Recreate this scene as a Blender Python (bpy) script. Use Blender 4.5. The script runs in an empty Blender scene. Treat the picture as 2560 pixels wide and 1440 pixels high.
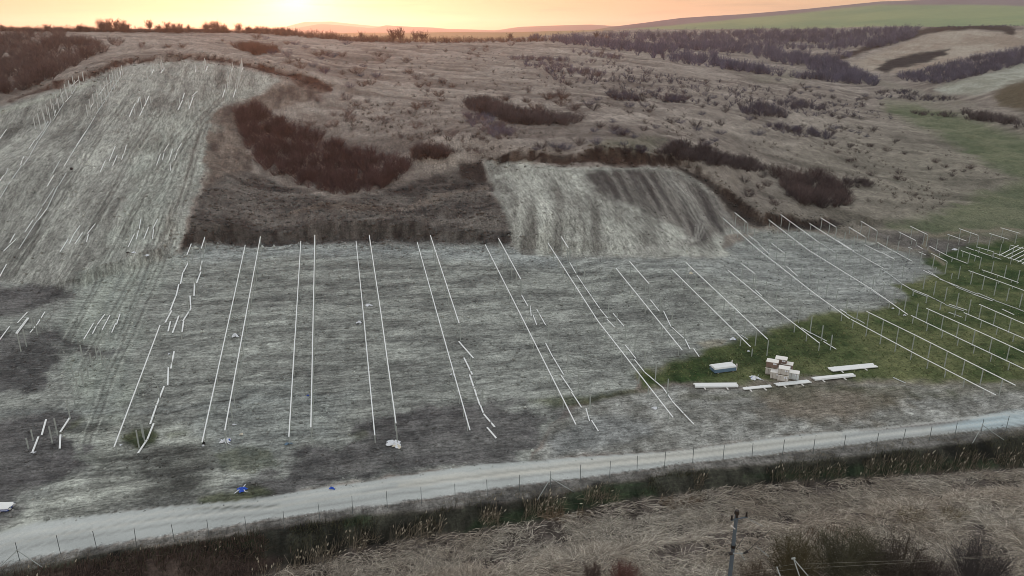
import bpy, math, random
import numpy as np
from mathutils import Vector, Matrix

random.seed(7)
RNG = np.random.default_rng(7)
SC = bpy.context.scene
COL = SC.collection

# ---------------------------------------------------------------- camera
CZ = 45.0
PITCH = math.radians(18.6)
F = 1898.0                                   # focal length in photo pixels (2560 wide)
cam_d = bpy.data.cameras.new("camera")
cam_d.sensor_width = 36.0
cam_d.lens = 36.0 * F / 2560.0
cam_d.clip_start = 0.5
cam_d.clip_end = 60000.0
cam = bpy.data.objects.new("camera", cam_d)
cam.location = (0, 0, CZ)
cam.rotation_euler = (math.pi / 2 - PITCH, 0, 0)
COL.objects.link(cam)
SC.camera = cam

# ---------------------------------------------------------------- sky and sun
SUN_AZ = math.radians(-15.0)                 # left of the view axis
SUN_EL = math.radians(2.4)
SKY_UP = 0.98
world = bpy.data.worlds.new("World")
SC.world = world
world.use_nodes = True
nt = world.node_tree
for n in list(nt.nodes):
    nt.nodes.remove(n)
N = nt.nodes.new
L = nt.links.new
out = N("ShaderNodeOutputWorld")
bg = N("ShaderNodeBackground")
sky = N("ShaderNodeTexSky")
sky.sky_type = 'NISHITA'
sky.sun_disc = False
sky.sun_elevation = SUN_EL
sky.sun_rotation = SUN_AZ
sky.altitude = 100
sky.air_density = 1.0
sky.dust_density = 3.0
sky.ozone_density = 1.0
gam = N("ShaderNodeGamma"); gam.inputs[1].default_value = 0.22        # thick even dusk haze: the range of the clear sky is compressed
L(sky.outputs[0], gam.inputs[0])
tc = N("ShaderNodeTexCoord")
nrm = N("ShaderNodeVectorMath"); nrm.operation = 'NORMALIZE'; L(tc.outputs["Generated"], nrm.inputs[0])
sep = N("ShaderNodeSeparateXYZ"); L(nrm.outputs[0], sep.inputs[0])
def M(op, *a, clamp=False):
    n = N("ShaderNodeMath"); n.operation = op; n.use_clamp = clamp
    for i, v in enumerate(a):
        if isinstance(v, (int, float)): n.inputs[i].default_value = v
        else: L(v, n.inputs[i])
    return n.outputs[0]
dot = N("ShaderNodeVectorMath"); dot.operation = 'DOT_PRODUCT'
L(nrm.outputs[0], dot.inputs[0])
dot.inputs[1].default_value = (math.sin(SUN_AZ) * math.cos(SUN_EL), math.cos(SUN_AZ) * math.cos(SUN_EL), math.sin(SUN_EL))
ang = M('ARCCOSINE', M('MINIMUM', dot.outputs["Value"], 0.999999))
elev = M('MAXIMUM', sep.outputs["Z"], 0.0)
band = M('EXPONENT', M('MULTIPLY', elev, -5.0))                        # low warm haze, strongest on the sunset side
side = M('MULTIPLY_ADD', dot.outputs["Value"], 0.36, 0.60)
wf = M('MULTIPLY', band, side, clamp=True)
sc1 = N("ShaderNodeVectorMath"); sc1.operation = 'SCALE'; tint = N("ShaderNodeVectorMath"); tint.operation = 'MULTIPLY'; tint.inputs[1].default_value = (1.0, 0.99, 0.97); L(gam.outputs[0], tint.inputs[0]); L(tint.outputs[0], sc1.inputs[0]); sc1.inputs["Scale"].default_value = SKY_UP
mx = N("ShaderNodeMix"); mx.data_type = 'RGBA'
L(wf, mx.inputs["Factor"]); L(sc1.outputs[0], mx.inputs["A"]); mx.inputs["B"].default_value = (0.71, 0.37, 0.165, 1)
def glow(width, col):
    g = M('EXPONENT', M('MULTIPLY', ang, -1.0 / math.radians(width)))
    v = N("ShaderNodeVectorMath"); v.operation = 'SCALE'; v.inputs[0].default_value = col; L(g, v.inputs["Scale"])
    return v.outputs[0]
# thin streaks of high cloud
cmap = N("ShaderNodeMapping"); cmap.inputs["Scale"].default_value = (5, 5, 70); L(nrm.outputs[0], cmap.inputs[0])
cn = N("ShaderNodeTexNoise"); cn.inputs["Scale"].default_value = 2.2; cn.inputs["Detail"].default_value = 4; L(cmap.outputs[0], cn.inputs["Vector"])
cl = N("ShaderNodeMapRange"); cl.inputs["From Min"].default_value = .50; cl.inputs["From Max"].default_value = .72; cl.inputs["To Min"].default_value = 1.0; cl.inputs["To Max"].default_value = .80
L(cn.outputs["Fac"], cl.inputs["Value"])
add1 = N("ShaderNodeVectorMath"); add1.operation = 'ADD'; L(mx.outputs["Result"], add1.inputs[0]); L(glow(7.0, (0.16, 0.08, 0.0)), add1.inputs[1])
add2 = N("ShaderNodeVectorMath"); add2.operation = 'ADD'; L(add1.outputs[0], add2.inputs[0]); L(glow(2.3, (1.6, 1.5, 1.0)), add2.inputs[1])
scl = N("ShaderNodeVectorMath"); scl.operation = 'SCALE'; L(add2.outputs[0], scl.inputs[0]); L(cl.outputs[0], scl.inputs["Scale"])
L(scl.outputs[0], bg.inputs[0])
bg.inputs[1].default_value = 1.0
L(bg.outputs[0], out.inputs[0])

sun_d = bpy.data.lights.new("sun", 'SUN')
sun_d.energy = 2.8
sun_d.angle = math.radians(0.55)
sun_d.color = (1.0, 0.38, 0.19)
sun = bpy.data.objects.new("sun", sun_d)
sd = Vector((math.sin(SUN_AZ) * math.cos(SUN_EL), math.cos(SUN_AZ) * math.cos(SUN_EL), math.sin(SUN_EL)))
sun.rotation_euler = sd.to_track_quat('Z', 'Y').to_euler()
COL.objects.link(sun)

SC.view_settings.view_transform = 'Standard'
SC.view_settings.look = 'None'
SC.view_settings.exposure = 0.0
SC.view_settings.gamma = 1.0
SC.view_settings.use_curve_mapping = False
SC.render.engine = 'CYCLES'
SC.cycles.max_bounces = 4
SC.cycles.diffuse_bounces = 2
SC.cycles.glossy_bounces = 2
SC.cycles.volume_bounces = 0
SC.cycles.use_denoising = True
SC.cycles.denoiser = 'OPENIMAGEDENOISE'
SC.cycles.denoising_input_passes = 'RGB_ALBEDO_NORMAL'
SC.cycles.denoising_prefilter = 'ACCURATE'
SC.cycles.filter_width = 0.9

# ---------------------------------------------------------------- small helpers
def S(r, g, b):
    """sRGB 0..255 to linear."""
    f = lambda c: (c / 255 / 12.92) if c / 255 <= 0.04045 else ((c / 255 + 0.055) / 1.055) ** 2.4
    return np.array([f(r), f(g), f(b)])

def ray(u, v):
    a = (u - 1280.0) / F
    b = (720.0 - v) / F
    return np.array([a, math.cos(PITCH) + b * math.sin(PITCH), -math.sin(PITCH) + b * math.cos(PITCH)])

CP_, SP_ = math.cos(PITCH), math.sin(PITCH)
def project(x, y, z):
    """world arrays to photo pixels"""
    dz = z - CZ
    d = y * CP_ - dz * SP_
    up = y * SP_ + dz * CP_
    d = np.maximum(d, 0.01)
    return 1280 + F * x / d, 720 - F * up / d

def hash2(ix, iy, seed):
    h = (ix.astype(np.int64) * 374761393 + iy.astype(np.int64) * 668265263 + seed * 1442695041) & 0x7fffffff
    h = ((h ^ (h >> 13)) * 1274126177) & 0x7fffffff
    h = h ^ (h >> 16)
    return (h & 0xffff) / 65535.0 * 2 - 1

def vnoise(x, y, seed=0):
    ix = np.floor(x); iy = np.floor(y)
    fx = x - ix; fy = y - iy
    ix = ix.astype(np.int64); iy = iy.astype(np.int64)
    sx = fx * fx * (3 - 2 * fx); sy = fy * fy * (3 - 2 * fy)
    a = hash2(ix, iy, seed); b = hash2(ix + 1, iy, seed)
    c = hash2(ix, iy + 1, seed); d = hash2(ix + 1, iy + 1, seed)
    return (a * (1 - sx) + b * sx) * (1 - sy) + (c * (1 - sx) + d * sx) * sy

def fbm(x, y, scale, octaves=4, seed=0, gain=0.5):
    s = 0; amp = 1; tot = 0
    x = x / scale; y = y / scale
    for o in range(octaves):
        s = s + amp * vnoise(x + 17.3 * o, y - 9.1 * o, seed + o * 13)
        tot += amp; amp *= gain; x = x * 2.03; y = y * 2.03
    return s / tot * 1.6

def sstep(a, b, x):
    t = np.clip((x - a) / (b - a), 0, 1)
    return t * t * (3 - 2 * t)

# row frame: S along the rows of the solar field (uphill), T across them
HX, HY = -0.2203, 0.9754
def rowS(x, y): return x * HX + y * HY
def rowT(x, y): return x * HY - y * HX

# ---------------------------------------------------------------- terrain: heights from survey points
def plane_pt(u, v, z0=0.0):
    """point of the graded field's plane seen at a pixel"""
    d = ray(u, v)
    m = 0.149
    # CZ + t dz = 1 + z0 + m*(t*s - 80.8)
    s = d[0] * HX + d[1] * HY
    t = (CZ - 1 - z0 + m * 80.8) / (m * s - d[2])
    return d * t + np.array([0, 0, CZ])
def z_pt(u, v, z):
    d = ray(u, v)
    return d * ((z - CZ) / d[2]) + np.array([0, 0, CZ])
def t_pt(u, v, t):
    return ray(u, v) * t + np.array([0, 0, CZ])

CPS = []
for u, v in [(615, 655), (752, 650), (890, 650), (1043, 650), (1213, 655), (530, 1000), (600, 850), (722, 1080), (900, 850),
             (1043, 850), (1200, 850), (1100, 1000), (937, 1075), (1175, 1060), (1380, 900), (1440, 1040), (1372, 660), (1500, 700),
             (1450, 800), (1600, 900), (700, 720), (1300, 750), (470, 720), (420, 850), (1560, 780), (400, 950), (300, 800)]:
    CPS.append(plane_pt(u, v))
for u, v, z in [(0, 1400, 0), (300, 1345, 0), (640, 1300, 0), (1000, 1250, 0), (1280, 1210, 0), (1600, 1170, 0), (1900, 1135, 0), (2200, 1100, 0),
                (2560, 1062, 0), (0, 1310, .1), (400, 1250, .2), (800, 1200, .2), (1200, 1150, .3), (1600, 1110, .3), (2000, 1070, .3), (2560, 1010, .3),
                (0, 1500, -1.5), (500, 1430, -1.5), (1000, 1340, -1.5), (1500, 1260, -1.5), (2000, 1220, -1.5), (2560, 1170, -1.5), (900, 1440, -1.5),
                (1700, 1440, -1.6), (2560, 1440, -1.6), (2200, 1300, -1.6), (1280, 2200, -1.6), (-900, 2000, -1.5), (3400, 2000, -1.6),
                (0, 1150, 1.2), (0, 1000, 3.0), (0, 850, 5.5), (0, 720, 8.6), (-300, 850, 6), (-300, 1150, 1.0), (200, 1150, .9),
                (1683, 1030, .8), (1750, 900, 1.6), (1900, 960, .8), (2100, 930, .8), (2300, 960, .7), (2490, 960, .6), (2540, 900, .8),
                (2170, 836, 1.0), (2400, 850, .9), (2900, 900, .8), (2900, 700, 1.2), (2300, 745, 1.4), (2120, 770, 2.0), (2000, 730, 3.0), (1880, 720, 4.2),
                (1700, 720, 5.6), (1750, 650, 7.2), (1850, 640, 5.6), (1830, 575, 6.6), (1950, 580, 5.4), (2050, 600, 4.4), (2160, 575, 3.6),
                (2300, 620, 2.2), (2450, 650, 1.4), (2400, 600, 1.9), (2540, 590, 1.6), (2500, 720, 1.1), (2600, 560, 1.8), (2300, 540, 3.5),
                (2300, 480, 4.4), (2560, 480, 3.0), (2400, 420, 5.2), (2560, 400, 4.6), (2300, 300, 8.0), (2200, 225, 12), (2440, 320, 7.2),
                (2900, 420, 6), (2350, 250, 9.8),
                (1300, 645, 8.6), (1500, 640, 8.6), (1650, 640, 8.0), (1800, 610, 7.0),
                (1270, 560, 11.0), (1250, 480, 14.2), (1245, 440, 16.0), (1400, 540, 12.6), (1400, 425, 17.6), (1550, 425, 17.4), (1550, 530, 12.8),
                (1700, 430, 15.6), (1700, 540, 10.6), (1800, 500, 10.6), (1880, 560, 7.0), (2050, 500, 6.2), (1900, 450, 10.2), (2200, 400, 7.6), (2000, 400, 11.0),
                (600, 560, 11.0), (750, 560, 10.8), (950, 560, 10.8), (1150, 560, 11.0), (900, 520, 12.2), (850, 490, 13.4), (1050, 500, 12.8), (1150, 470, 14.2),
                (1120, 420, 17.0), (700, 500, 13.0), (620, 500, 13.6),
                (480, 500, 15.2), (450, 600, 11.0), (330, 640, 9.8), (200, 680, 9.2), (520, 285, 26.6), (500, 400, 19.8), (560, 420, 17.6), (620, 350, 21.5),
                (300, 420, 19.3), (300, 560, 13.2), (150, 560, 13.6), (100, 420, 20.2), (0, 560, 13.6), (0, 420, 20.6), (-200, 420, 19), (-250, 600, 12)]:
    CPS.append(z_pt(u, v, z))
for u, v, t in [(400, 160, 201), (210, 200, 188), (620, 172, 203), (0, 265, 174), (330, 260, 178), (420, 300, 172), (560, 230, 190), (-200, 320, 165),
                (730, 205, 206), (150, 300, 174), (470, 215, 190),
                (0, 225, 196), (100, 160, 226), (220, 150, 236), (400, 120, 252), (400, 95, 310), (400, 75, 425), (150, 80, 405), (700, 88, 430), (0, 74, 430), (-300, 74, 430),
                (620, 130, 262), (-250, 230, 215),
                (800, 380, 174), (700, 380, 176), (800, 320, 186), (680, 290, 190), (900, 250, 206), (850, 180, 246), (850, 110, 360), (1000, 104, 480), (950, 400, 172), (1020, 350, 176), (1020, 290, 192),
                (1200, 340, 175), (1400, 345, 175), (1300, 270, 203), (1200, 200, 252), (1200, 135, 366), (1200, 106, 520), (1450, 260, 212), (1100, 380, 168), (1550, 360, 172),
                (1700, 300, 216), (1700, 200, 296), (1600, 150, 405), (1500, 112, 560), (1450, 180, 315), (2000, 350, 226), (2000, 270, 300), (2000, 205, 425), (1850, 172, 465), (1800, 380, 186),
                (1850, 280, 262), (1300, 98, 640), (1700, 95, 740), (1900, 130, 620), (2100, 112, 740), (2100, 185, 520), (1600, 75, 800), (1900, 72, 850), (2200, 68, 850),
                (2400, 72, 660), (2200, 195, 510), (2330, 150, 570), (2540, 92, 620), (2500, 190, 440), (2420, 205, 430), (2440, 150, 510), (2560, 250, 355), (2560, 215, 380), (2560, 300, 312), (2560, 140, 500), (2700, 200, 420), (2800, 90, 600),
                (2500, 255, 365)]:
    CPS.append(t_pt(u, v, t))
for u in range(-900, 3600, 300):
    d = ray(u, 60); h = math.hypot(d[0], d[1])
    for r, z in ((1150, 20), (1500, 10)) if u > 1150 else ((640, 34), (900, 22), (1400, 10)):
        CPS.append(np.array([d[0] / h * r, d[1] / h * r, z]))
CPS = np.array(CPS)

def tps_fit(P, lam):
    n = len(P)
    X = P[:, :2] / 100.0
    d2 = ((X[:, None] - X[None]) ** 2).sum(-1)
    K = 0.5 * d2 * np.log(d2 + 1e-12)
    K[np.arange(n), np.arange(n)] = 0
    K += lam * np.eye(n)
    A = np.zeros((n + 3, n + 3))
    A[:n, :n] = K
    A[:n, n] = 1; A[:n, n + 1:] = X
    A[n, :n] = 1; A[n + 1:, :n] = X.T
    b = np.zeros(n + 3); b[:n] = P[:, 2]
    return np.linalg.solve(A, b), X
TPS_W, TPS_X = tps_fit(CPS, 0.004)
def tps(x, y):
    x = np.asarray(x, float).ravel() / 100; y = np.asarray(y, float).ravel() / 100
    o = np.empty(len(x))
    n = len(TPS_X)
    for i in range(0, len(x), 40000):
        xs = x[i:i + 40000, None]; ys = y[i:i + 40000, None]
        d2 = (xs - TPS_X[None, :, 0]) ** 2 + (ys - TPS_X[None, :, 1]) ** 2
        k = 0.5 * d2 * np.log(d2 + 1e-12)
        o[i:i + 40000] = k @ TPS_W[:n] + TPS_W[n] + xs[:, 0] * TPS_W[n + 1] + ys[:, 0] * TPS_W[n + 2]
    return o

# polar survey grid about the drone: columns of equal bearing, rows of growing range
AZ = np.concatenate([np.linspace(-52, -36, 30)[:-1], np.linspace(-36, 36, 660), np.linspace(36, 52, 30)[1:]]) * math.pi / 180
rr = [22.0]
while rr[-1] < 1080:
    r = rr[-1]
    rr.append(r + (1.0 if r < 46 else r * 0.0047))
RR = np.array(rr)
NA, NR = len(AZ), len(RR)
GX = (RR[:, None] * np.sin(AZ)[None]).copy()
GY = (RR[:, None] * np.cos(AZ)[None]).copy()
GZ0 = tps(GX, GY).reshape(NR, NA)

class Rc:
    Z = GZ0
def G(u, v, h=0.0):
    """point at height h above the ground that lies on the sight line of a photo pixel"""
    d = ray(u, v)
    az = math.atan2(d[0], d[1])
    hd = math.hypot(d[0], d[1])
    j = np.interp(az, AZ, np.arange(NA))
    j0 = min(int(j), NA - 2); fj = j - j0
    prof = Rc.Z[:, j0] * (1 - fj) + Rc.Z[:, j0 + 1] * fj + h
    line = CZ + RR * (d[2] / hd)
    diff = prof - line
    k = np.nonzero(diff >= 0)[0]
    k = k[k > 0]
    if len(k) == 0:
        k1 = NR - 1
        r = RR[k1]
    else:
        k1 = k[0]
        a, b = diff[k1 - 1], diff[k1]
        r = RR[k1 - 1] + (RR[k1] - RR[k1 - 1]) * (-a / (b - a)) if b != a else RR[k1]
    x, y = r * math.sin(az), r * math.cos(az)
    return np.array([x, y, hz(x, y) + h])
def hz(x, y):
    az = math.atan2(x, y); r = math.hypot(x, y)
    j = min(max(np.interp(az, AZ, np.arange(NA)), 0), NA - 1.001)
    i = min(max(np.interp(r, RR, np.arange(NR)), 0), NR - 1.001)
    j0, i0 = int(j), int(i); fj, fi = j - j0, i - i0
    Z = Rc.Z
    return (Z[i0, j0] * (1 - fj) + Z[i0, j0 + 1] * fj) * (1 - fi) + (Z[i0 + 1, j0] * (1 - fj) + Z[i0 + 1, j0 + 1] * fj) * fi

def wpoly(pts):
    return np.array([G(u, v)[:2] for u, v in pts])

def seg_dist(x, y, line):
    """distance to a polyline, signed side (+ to the left of its direction)"""
    best = np.full(x.shape, 1e9); side = np.zeros(x.shape)
    for (ax, ay), (bx, by) in zip(line[:-1], line[1:]):
        dx, dy = bx - ax, by - ay
        l2 = dx * dx + dy * dy + 1e-9
        t = np.clip(((x - ax) * dx + (y - ay) * dy) / l2, 0, 1)
        d = np.hypot(x - ax - t * dx, y - ay - t * dy)
        sg = np.sign(dx * (y - ay) - dy * (x - ax))
        m = d < best
        best = np.where(m, d, best); side = np.where(m, sg, side)
    return best, side

# cut banks, ditch and road formation added on the smooth survey surface
BANK_FIELD = wpoly([(452, 622), (480, 612), (560, 606), (800, 601), (1000, 603), (1150, 606), (1268, 612)])
BANK_DOME = wpoly([(1206, 408), (1330, 404), (1450, 402), (1620, 408), (1705, 420), (1790, 470), (1850, 520), (1905, 565), (2000, 562), (2110, 562)])
BANK_CREST = wpoly([(60, 240), (210, 198), (330, 158), (480, 150), (600, 165), (720, 192), (810, 218)])
FENCE = wpoly([(-80, 1432), (38, 1405), (233, 1372), (429, 1348), (700, 1312), (966, 1272), (1218, 1235), (1377, 1218), (1595, 1190), (1811, 1157), (2038, 1130), (2263, 1103), (2460, 1080), (2640, 1055)])

def bank(x, y, line, seed, rag=.5):
    """ragged cut bank: distance behind the lip, fading out at both ends and broken along its length"""
    n1 = fbm(x, y, 5.0, 3, seed); n2 = fbm(x, y, 1.4, 2, seed + 5)
    d, s = seg_dist(x + n1 * rag * 1.6 + n2 * rag * .6, y + fbm(x, y, 5.0, 3, seed + 9) * rag * 1.6, line)
    e = np.minimum(np.hypot(x - line[0][0], y - line[0][1]), np.hypot(x - line[-1][0], y - line[-1][1]))
    taper = sstep(0, 7, e) * (.55 + .45 * sstep(-.45, .35, fbm(x, y, 11.0, 2, seed + 3)))
    return d, s, taper
def sculpt(x, y, z):
    d, s, t = bank(x, y, BANK_FIELD, 900)
    z = z + np.where(s > 0, sstep(0, 1.4, d) * 2.8 * t * (1 - sstep(3, 28, d)), 0)
    d, s, t = bank(x, y, BANK_DOME, 920)
    z = z + np.where(s > 0, sstep(0, 1.2, d) * 2.0 * t * (1 - sstep(3, 26, d)), 0)
    d, s, t = bank(x, y, BANK_CREST, 940)
    z = z + np.where(s > 0, sstep(0, 1.3, d) * 1.5 * t * (1 - sstep(2, 20, d)), 0)
    d, s = seg_dist(x, y, FENCE)
    below = s < 0
    ditch = np.where(below, sstep(1.2, 4.2, d) * (1 - sstep(6.5, 11, d)), 0)
    z = z - 1.9 * ditch
    return z
# broad folds of the natural slopes
fold = fbm(GX / 1.8, GY, 30.0, 3, 1201) * sstep(165, 230, np.hypot(GX, GY)) * (1 - sstep(420, 620, np.hypot(GX, GY)))
GZ = sculpt(GX, GY, GZ0 + 1.1 * fold)
Rc.Z = GZ

PU, PV = project(GX, GY, GZ)
GS, GT = rowS(GX, GY), rowT(GX, GY)
# ---------------------------------------------------------------- ground cover: albedo of each patch of ground
NZ1 = fbm(GX, GY, 9.0, 4, 11)
NZ2 = fbm(GX, GY, 9.0, 4, 57)
NZ3 = fbm(GX, GY, 2.2, 3, 91)
NZ4 = fbm(GX, GY, 2.2, 3, 131)
# bearing-range warp amplitude in photo pixels shrinks with distance
PXM = F / np.maximum(np.sqrt(GX ** 2 + GY ** 2 + (GZ - CZ) ** 2), 20)      # photo pixels per metre

def poly_sd(poly, wm=1.2):
    """signed distance (photo pixels, + inside) of every ground vertex to an outline, edge roughened by wm metres"""
    P = np.array(poly, float)
    out = np.full(PU.shape, -1e3)
    m = (PU > P[:, 0].min() - 60) & (PU < P[:, 0].max() + 60) & (PV > P[:, 1].min() - 60) & (PV < P[:, 1].max() + 60)
    if not m.any():
        return out
    pm = PXM[m]
    x = PU[m] + (NZ1[m] * 1.0 + NZ3[m] * 0.5) * wm * pm
    y = PV[m] + (NZ2[m] * 0.6 + NZ4[m] * 0.35) * wm * pm * 0.55
    inside = np.zeros(x.shape, bool)
    best = np.full(x.shape, 1e9)
    n = len(P)
    for i in range(n):
        ax, ay = P[i]; bx, by = P[(i + 1) % n]
        if ay != by:
            c = (ay > y) != (by > y)
            inside ^= c & (x < (bx - ax) * (y - ay) / (by - ay) + ax)
        dx, dy = bx - ax, by - ay
        t = np.clip(((x - ax) * dx + (y - ay) * dy) / (dx * dx + dy * dy + 1e-9), 0, 1)
        best = np.minimum(best, np.hypot(x - ax - t * dx, y - ay - t * dy))
    out[m] = np.where(inside, best, -best)
    return out

def line_sd(line, width, wm=0.8):
    """distance inside a painted band along a line (width in photo pixels, may be a list)"""
    P = np.array(line, float)
    out = np.full(PU.shape, -1e3)
    W = np.broadcast_to(np.asarray(width, float), (len(P),))
    m = (PU > P[:, 0].min() - 60) & (PU < P[:, 0].max() + 60) & (PV > P[:, 1].min() - 60) & (PV < P[:, 1].max() + 60)
    pm = PXM[m]
    x = PU[m] + (NZ1[m] + NZ3[m] * 0.5) * wm * pm
    y = PV[m] + (NZ2[m] * 0.6 + NZ4[m] * 0.35) * wm * pm * 0.5
    best = np.full(x.shape, -1e9)
    for i in range(len(P) - 1):
        ax, ay = P[i]; bx, by = P[i + 1]
        dx, dy = bx - ax, by - ay
        t = np.clip(((x - ax) * dx + (y - ay) * dy) / (dx * dx + dy * dy + 1e-9), 0, 1)
        w = (W[i] * (1 - t) + W[i + 1] * t) / 2
        best = np.maximum(best, w - np.hypot(x - ax - t * dx, y - ay - t * dy))
    out[m] = best
    return out

ALB = np.empty(GX.shape + (3,))
ALB[:] = S(117, 107, 99)
def paint(sd, col, feather=6.0, alpha=1.0):
    k = sstep(-feather, feather, sd) * alpha
    if isinstance(col, np.ndarray) and col.ndim == 3:
        c = col
    else:
        c = np.asarray(col)[None, None]
    m = k > 0.001
    ALB[m] += (c[m] if c.shape[:2] == ALB.shape[:2] else c[0, 0] - 0 * ALB[m]) * k[m][:, None] - ALB[m] * k[m][:, None]

def mix(c1, c2, t):
    return c1[None, None] * (1 - t[..., None]) + c2[None, None] * t[..., None]

n_big = fbm(GX, GY, 26, 4, 5)
n_med = fbm(GX, GY, 6, 4, 23)
n_fin = fbm(GX, GY, 1.3, 3, 41)
st_s = fbm(GS / 9.0, GT, 1.1, 4, 71)            # streaks running along the rows
st_t = fbm(GS, GT / 7.0, .9, 4, 83)            # streaks running across the rows
st_s2 = fbm(GS / 14.0, GT, 2.6, 3, 171)
st_t2 = fbm(GS, GT / 9.0, 3.0, 3, 183)
u01 = lambda n, lo=-0.6, hi=0.6: np.clip((n - lo) / (hi - lo), 0, 1)

# dry grass hillside: mown-hay browns with greener hollows on the right
hb_n = fbm(GX / 5.0, GY, 4.0, 4, 771)
hb = mix(S(108, 99, 94), S(158, 148, 140), u01(n_big * 0.4 + n_med * 0.25 + hb_n * .6))
ALB[:] = hb
right = sstep(1500, 2400, PU) * sstep(180, 420, PV)
ALB[:] = ALB * (1 - 0.55 * right[..., None]) + mix(S(82, 84, 72), S(122, 119, 104), u01(n_big * .6 + n_med * 0.2 + hb_n * .6)) * 0.55 * right[..., None]
ALB *= (1 + 0.10 * n_fin + 0.10 * fbm(GX / 2.5, GY, 1.6, 3, 301))[..., None]

# green hollows and valley floor
gcol = mix(S(80, 92, 66), S(104, 110, 84), u01(n_med))
for pl, a in [([(2210, 255), (2330, 262), (2440, 300), (2560, 345), (2620, 380), (2620, 480), (2480, 420), (2330, 330), (2230, 285)], .85),
              ([(2330, 545), (2420, 500), (2560, 455), (2640, 450), (2640, 590), (2440, 585), (2330, 590), (2200, 570), (2200, 555)], .75),
              ([(1500, 350), (1640, 345), (1660, 375), (1560, 382), (1480, 370)], .35),
              ([(1880, 190), (2000, 180), (2010, 200), (1900, 205)], .3)]:
    paint(poly_sd(pl, 3.0), gcol, 18, a)
# pale sandy washes in the valley
for pl in [[(2105, 178), (2150, 186), (2300, 222), (2400, 248), (2470, 275), (2400, 266), (2250, 228), (2130, 196)], [(2290, 262), (2390, 262), (2395, 278), (2320, 276)]]:
    paint(poly_sd(pl, 1.5), mix(S(140, 133, 124), S(120, 114, 104), u01(n_med)), 6, .9)
# worked hills on the far right
paint(poly_sd([(2090, 170), (2200, 130), (2300, 92), (2400, 70), (2460, 78), (2520, 82), (2570, 78), (2640, 78), (2640, 100), (2540, 122), (2460, 150), (2400, 178), (2330, 186), (2200, 178)], 2), mix(S(166, 156, 144), S(142, 128, 116), u01(n_big + n_med * .5)), 8)
paint(poly_sd([(2340, 218), (2440, 192), (2560, 156), (2640, 140), (2640, 175), (2560, 208), (2430, 238), (2350, 234)], 2), mix(S(164, 164, 154), S(140, 140, 128), u01(n_med)), 8)
paint(poly_sd([(2475, 240), (2520, 212), (2560, 200), (2640, 190), (2640, 285), (2540, 275), (2500, 262)], 2), S(88, 78, 62), 10)
paint(line_sd([(2060, 158), (2180, 118), (2320, 76), (2420, 66), (2500, 69), (2530, 78)], [10, 14, 15, 13, 16, 20], 1.5), S(46, 36, 35), 4)
paint(poly_sd([(2190, 172), (2215, 152), (2290, 135), (2375, 121), (2365, 135), (2310, 158), (2240, 172), (2210, 182)], 2.5), S(34, 29, 33), 5)

# earth slope between the left hill and the dome
dk = mix(S(50, 47, 47), S(114, 108, 103), u01(n_med * .45 + st_t * .5 + hb_n * .45 + n_fin * .3, -.75, .8))
paint(poly_sd([(440, 655), (458, 600), (482, 560), (500, 470), (525, 400), (600, 400), (640, 430), (760, 470), (850, 497), (950, 482), (1050, 440), (1140, 415), (1200, 398), (1215, 430), (1240, 470), (1262, 560), (1272, 614), (800, 612), (480, 618)], 1.5), dk, 8, .95)
paint(poly_sd([(505, 400), (520, 290), (562, 262), (640, 236), (700, 214), (790, 222), (835, 216), (760, 260), (680, 280), (600, 300), (620, 350), (640, 430), (560, 440), (500, 470)], 1.5), mix(S(74, 64, 61), S(128, 116, 107), u01(n_med * .6 + st_s * .5 + n_fin * .35)), 8, .9)
paint(line_sd([(985, 530), (1050, 505), (1130, 482), (1215, 468)], [7, 12, 12, 10]), S(122, 112, 104), 5, .8)
paint(line_sd([(700, 545), (800, 512), (880, 520), (990, 528)], [10, 22, 24, 10]), mix(S(70, 62, 58), S(110, 100, 92), u01(n_fin)), 6, .8)
paint(poly_sd([(500, 574), (800, 570), (1000, 578), (1270, 580), (1268, 614), (800, 606), (495, 610)], 0.7), mix(S(50, 48, 47), S(88, 84, 82), u01(n_fin * .6 + fbm(GT, GS * .3, .6, 2, 7) * .4)), 5, .9)
paint(poly_sd([(1140, 412), (1200, 402), (1225, 440), (1222, 452), (1165, 450)], 1), S(52, 45, 43), 5, .9)
paint(poly_sd([(445, 650), (462, 585), (490, 572), (500, 590), (478, 625)], .7), S(44, 38, 36), 5, .9)

# cleared pale hill on the left
hill = mix(S(110, 109, 105), S(174, 174, 167), u01(st_s * .5 + st_s2 * .45 + n_big * .45 + n_med * .2, -.8, .75))
HILL_POLY = [(-60, 275), (60, 248), (130, 226), (210, 200), (330, 160), (480, 152), (600, 167), (700, 203), (645, 236), (562, 262), (526, 290), (512, 380), (492, 470), (470, 560), (452, 600), (437, 655), (330, 705), (160, 735), (-60, 705)]
sd_hill = poly_sd(HILL_POLY, 0.9)
paint(sd_hill, hill, 5)
paint(poly_sd([(330, 420), (400, 330), (470, 300), (520, 300), (500, 400), (440, 560), (330, 640), (260, 700), (300, 560)], 3), mix(S(136, 139, 132), S(166, 170, 162), u01(st_s)), 30, .65)
paint(line_sd([(505, 300), (480, 400), (440, 520), (400, 640)], [12, 14, 20, 26], .5), mix(S(118, 112, 106), S(146, 140, 132), u01(st_s)), 10, .6)
paint(poly_sd([(330, 360), (400, 335), (420, 370), (350, 395)], 2), S(112, 112, 106), 10, .5)
paint(line_sd([(20, 252), (130, 222), (210, 192), (330, 152), (480, 143), (600, 158), (720, 186), (790, 205), (830, 226)], [3, 4, 6, 9, 12, 13, 16, 22, 10], .5), S(62, 42, 37), 2.5, .95)
paint(poly_sd([(700, 185), (790, 196), (835, 214), (800, 224), (740, 214)], .8), mix(S(58, 40, 36), S(84, 64, 58), u01(n_fin)), 4, .8)

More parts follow.
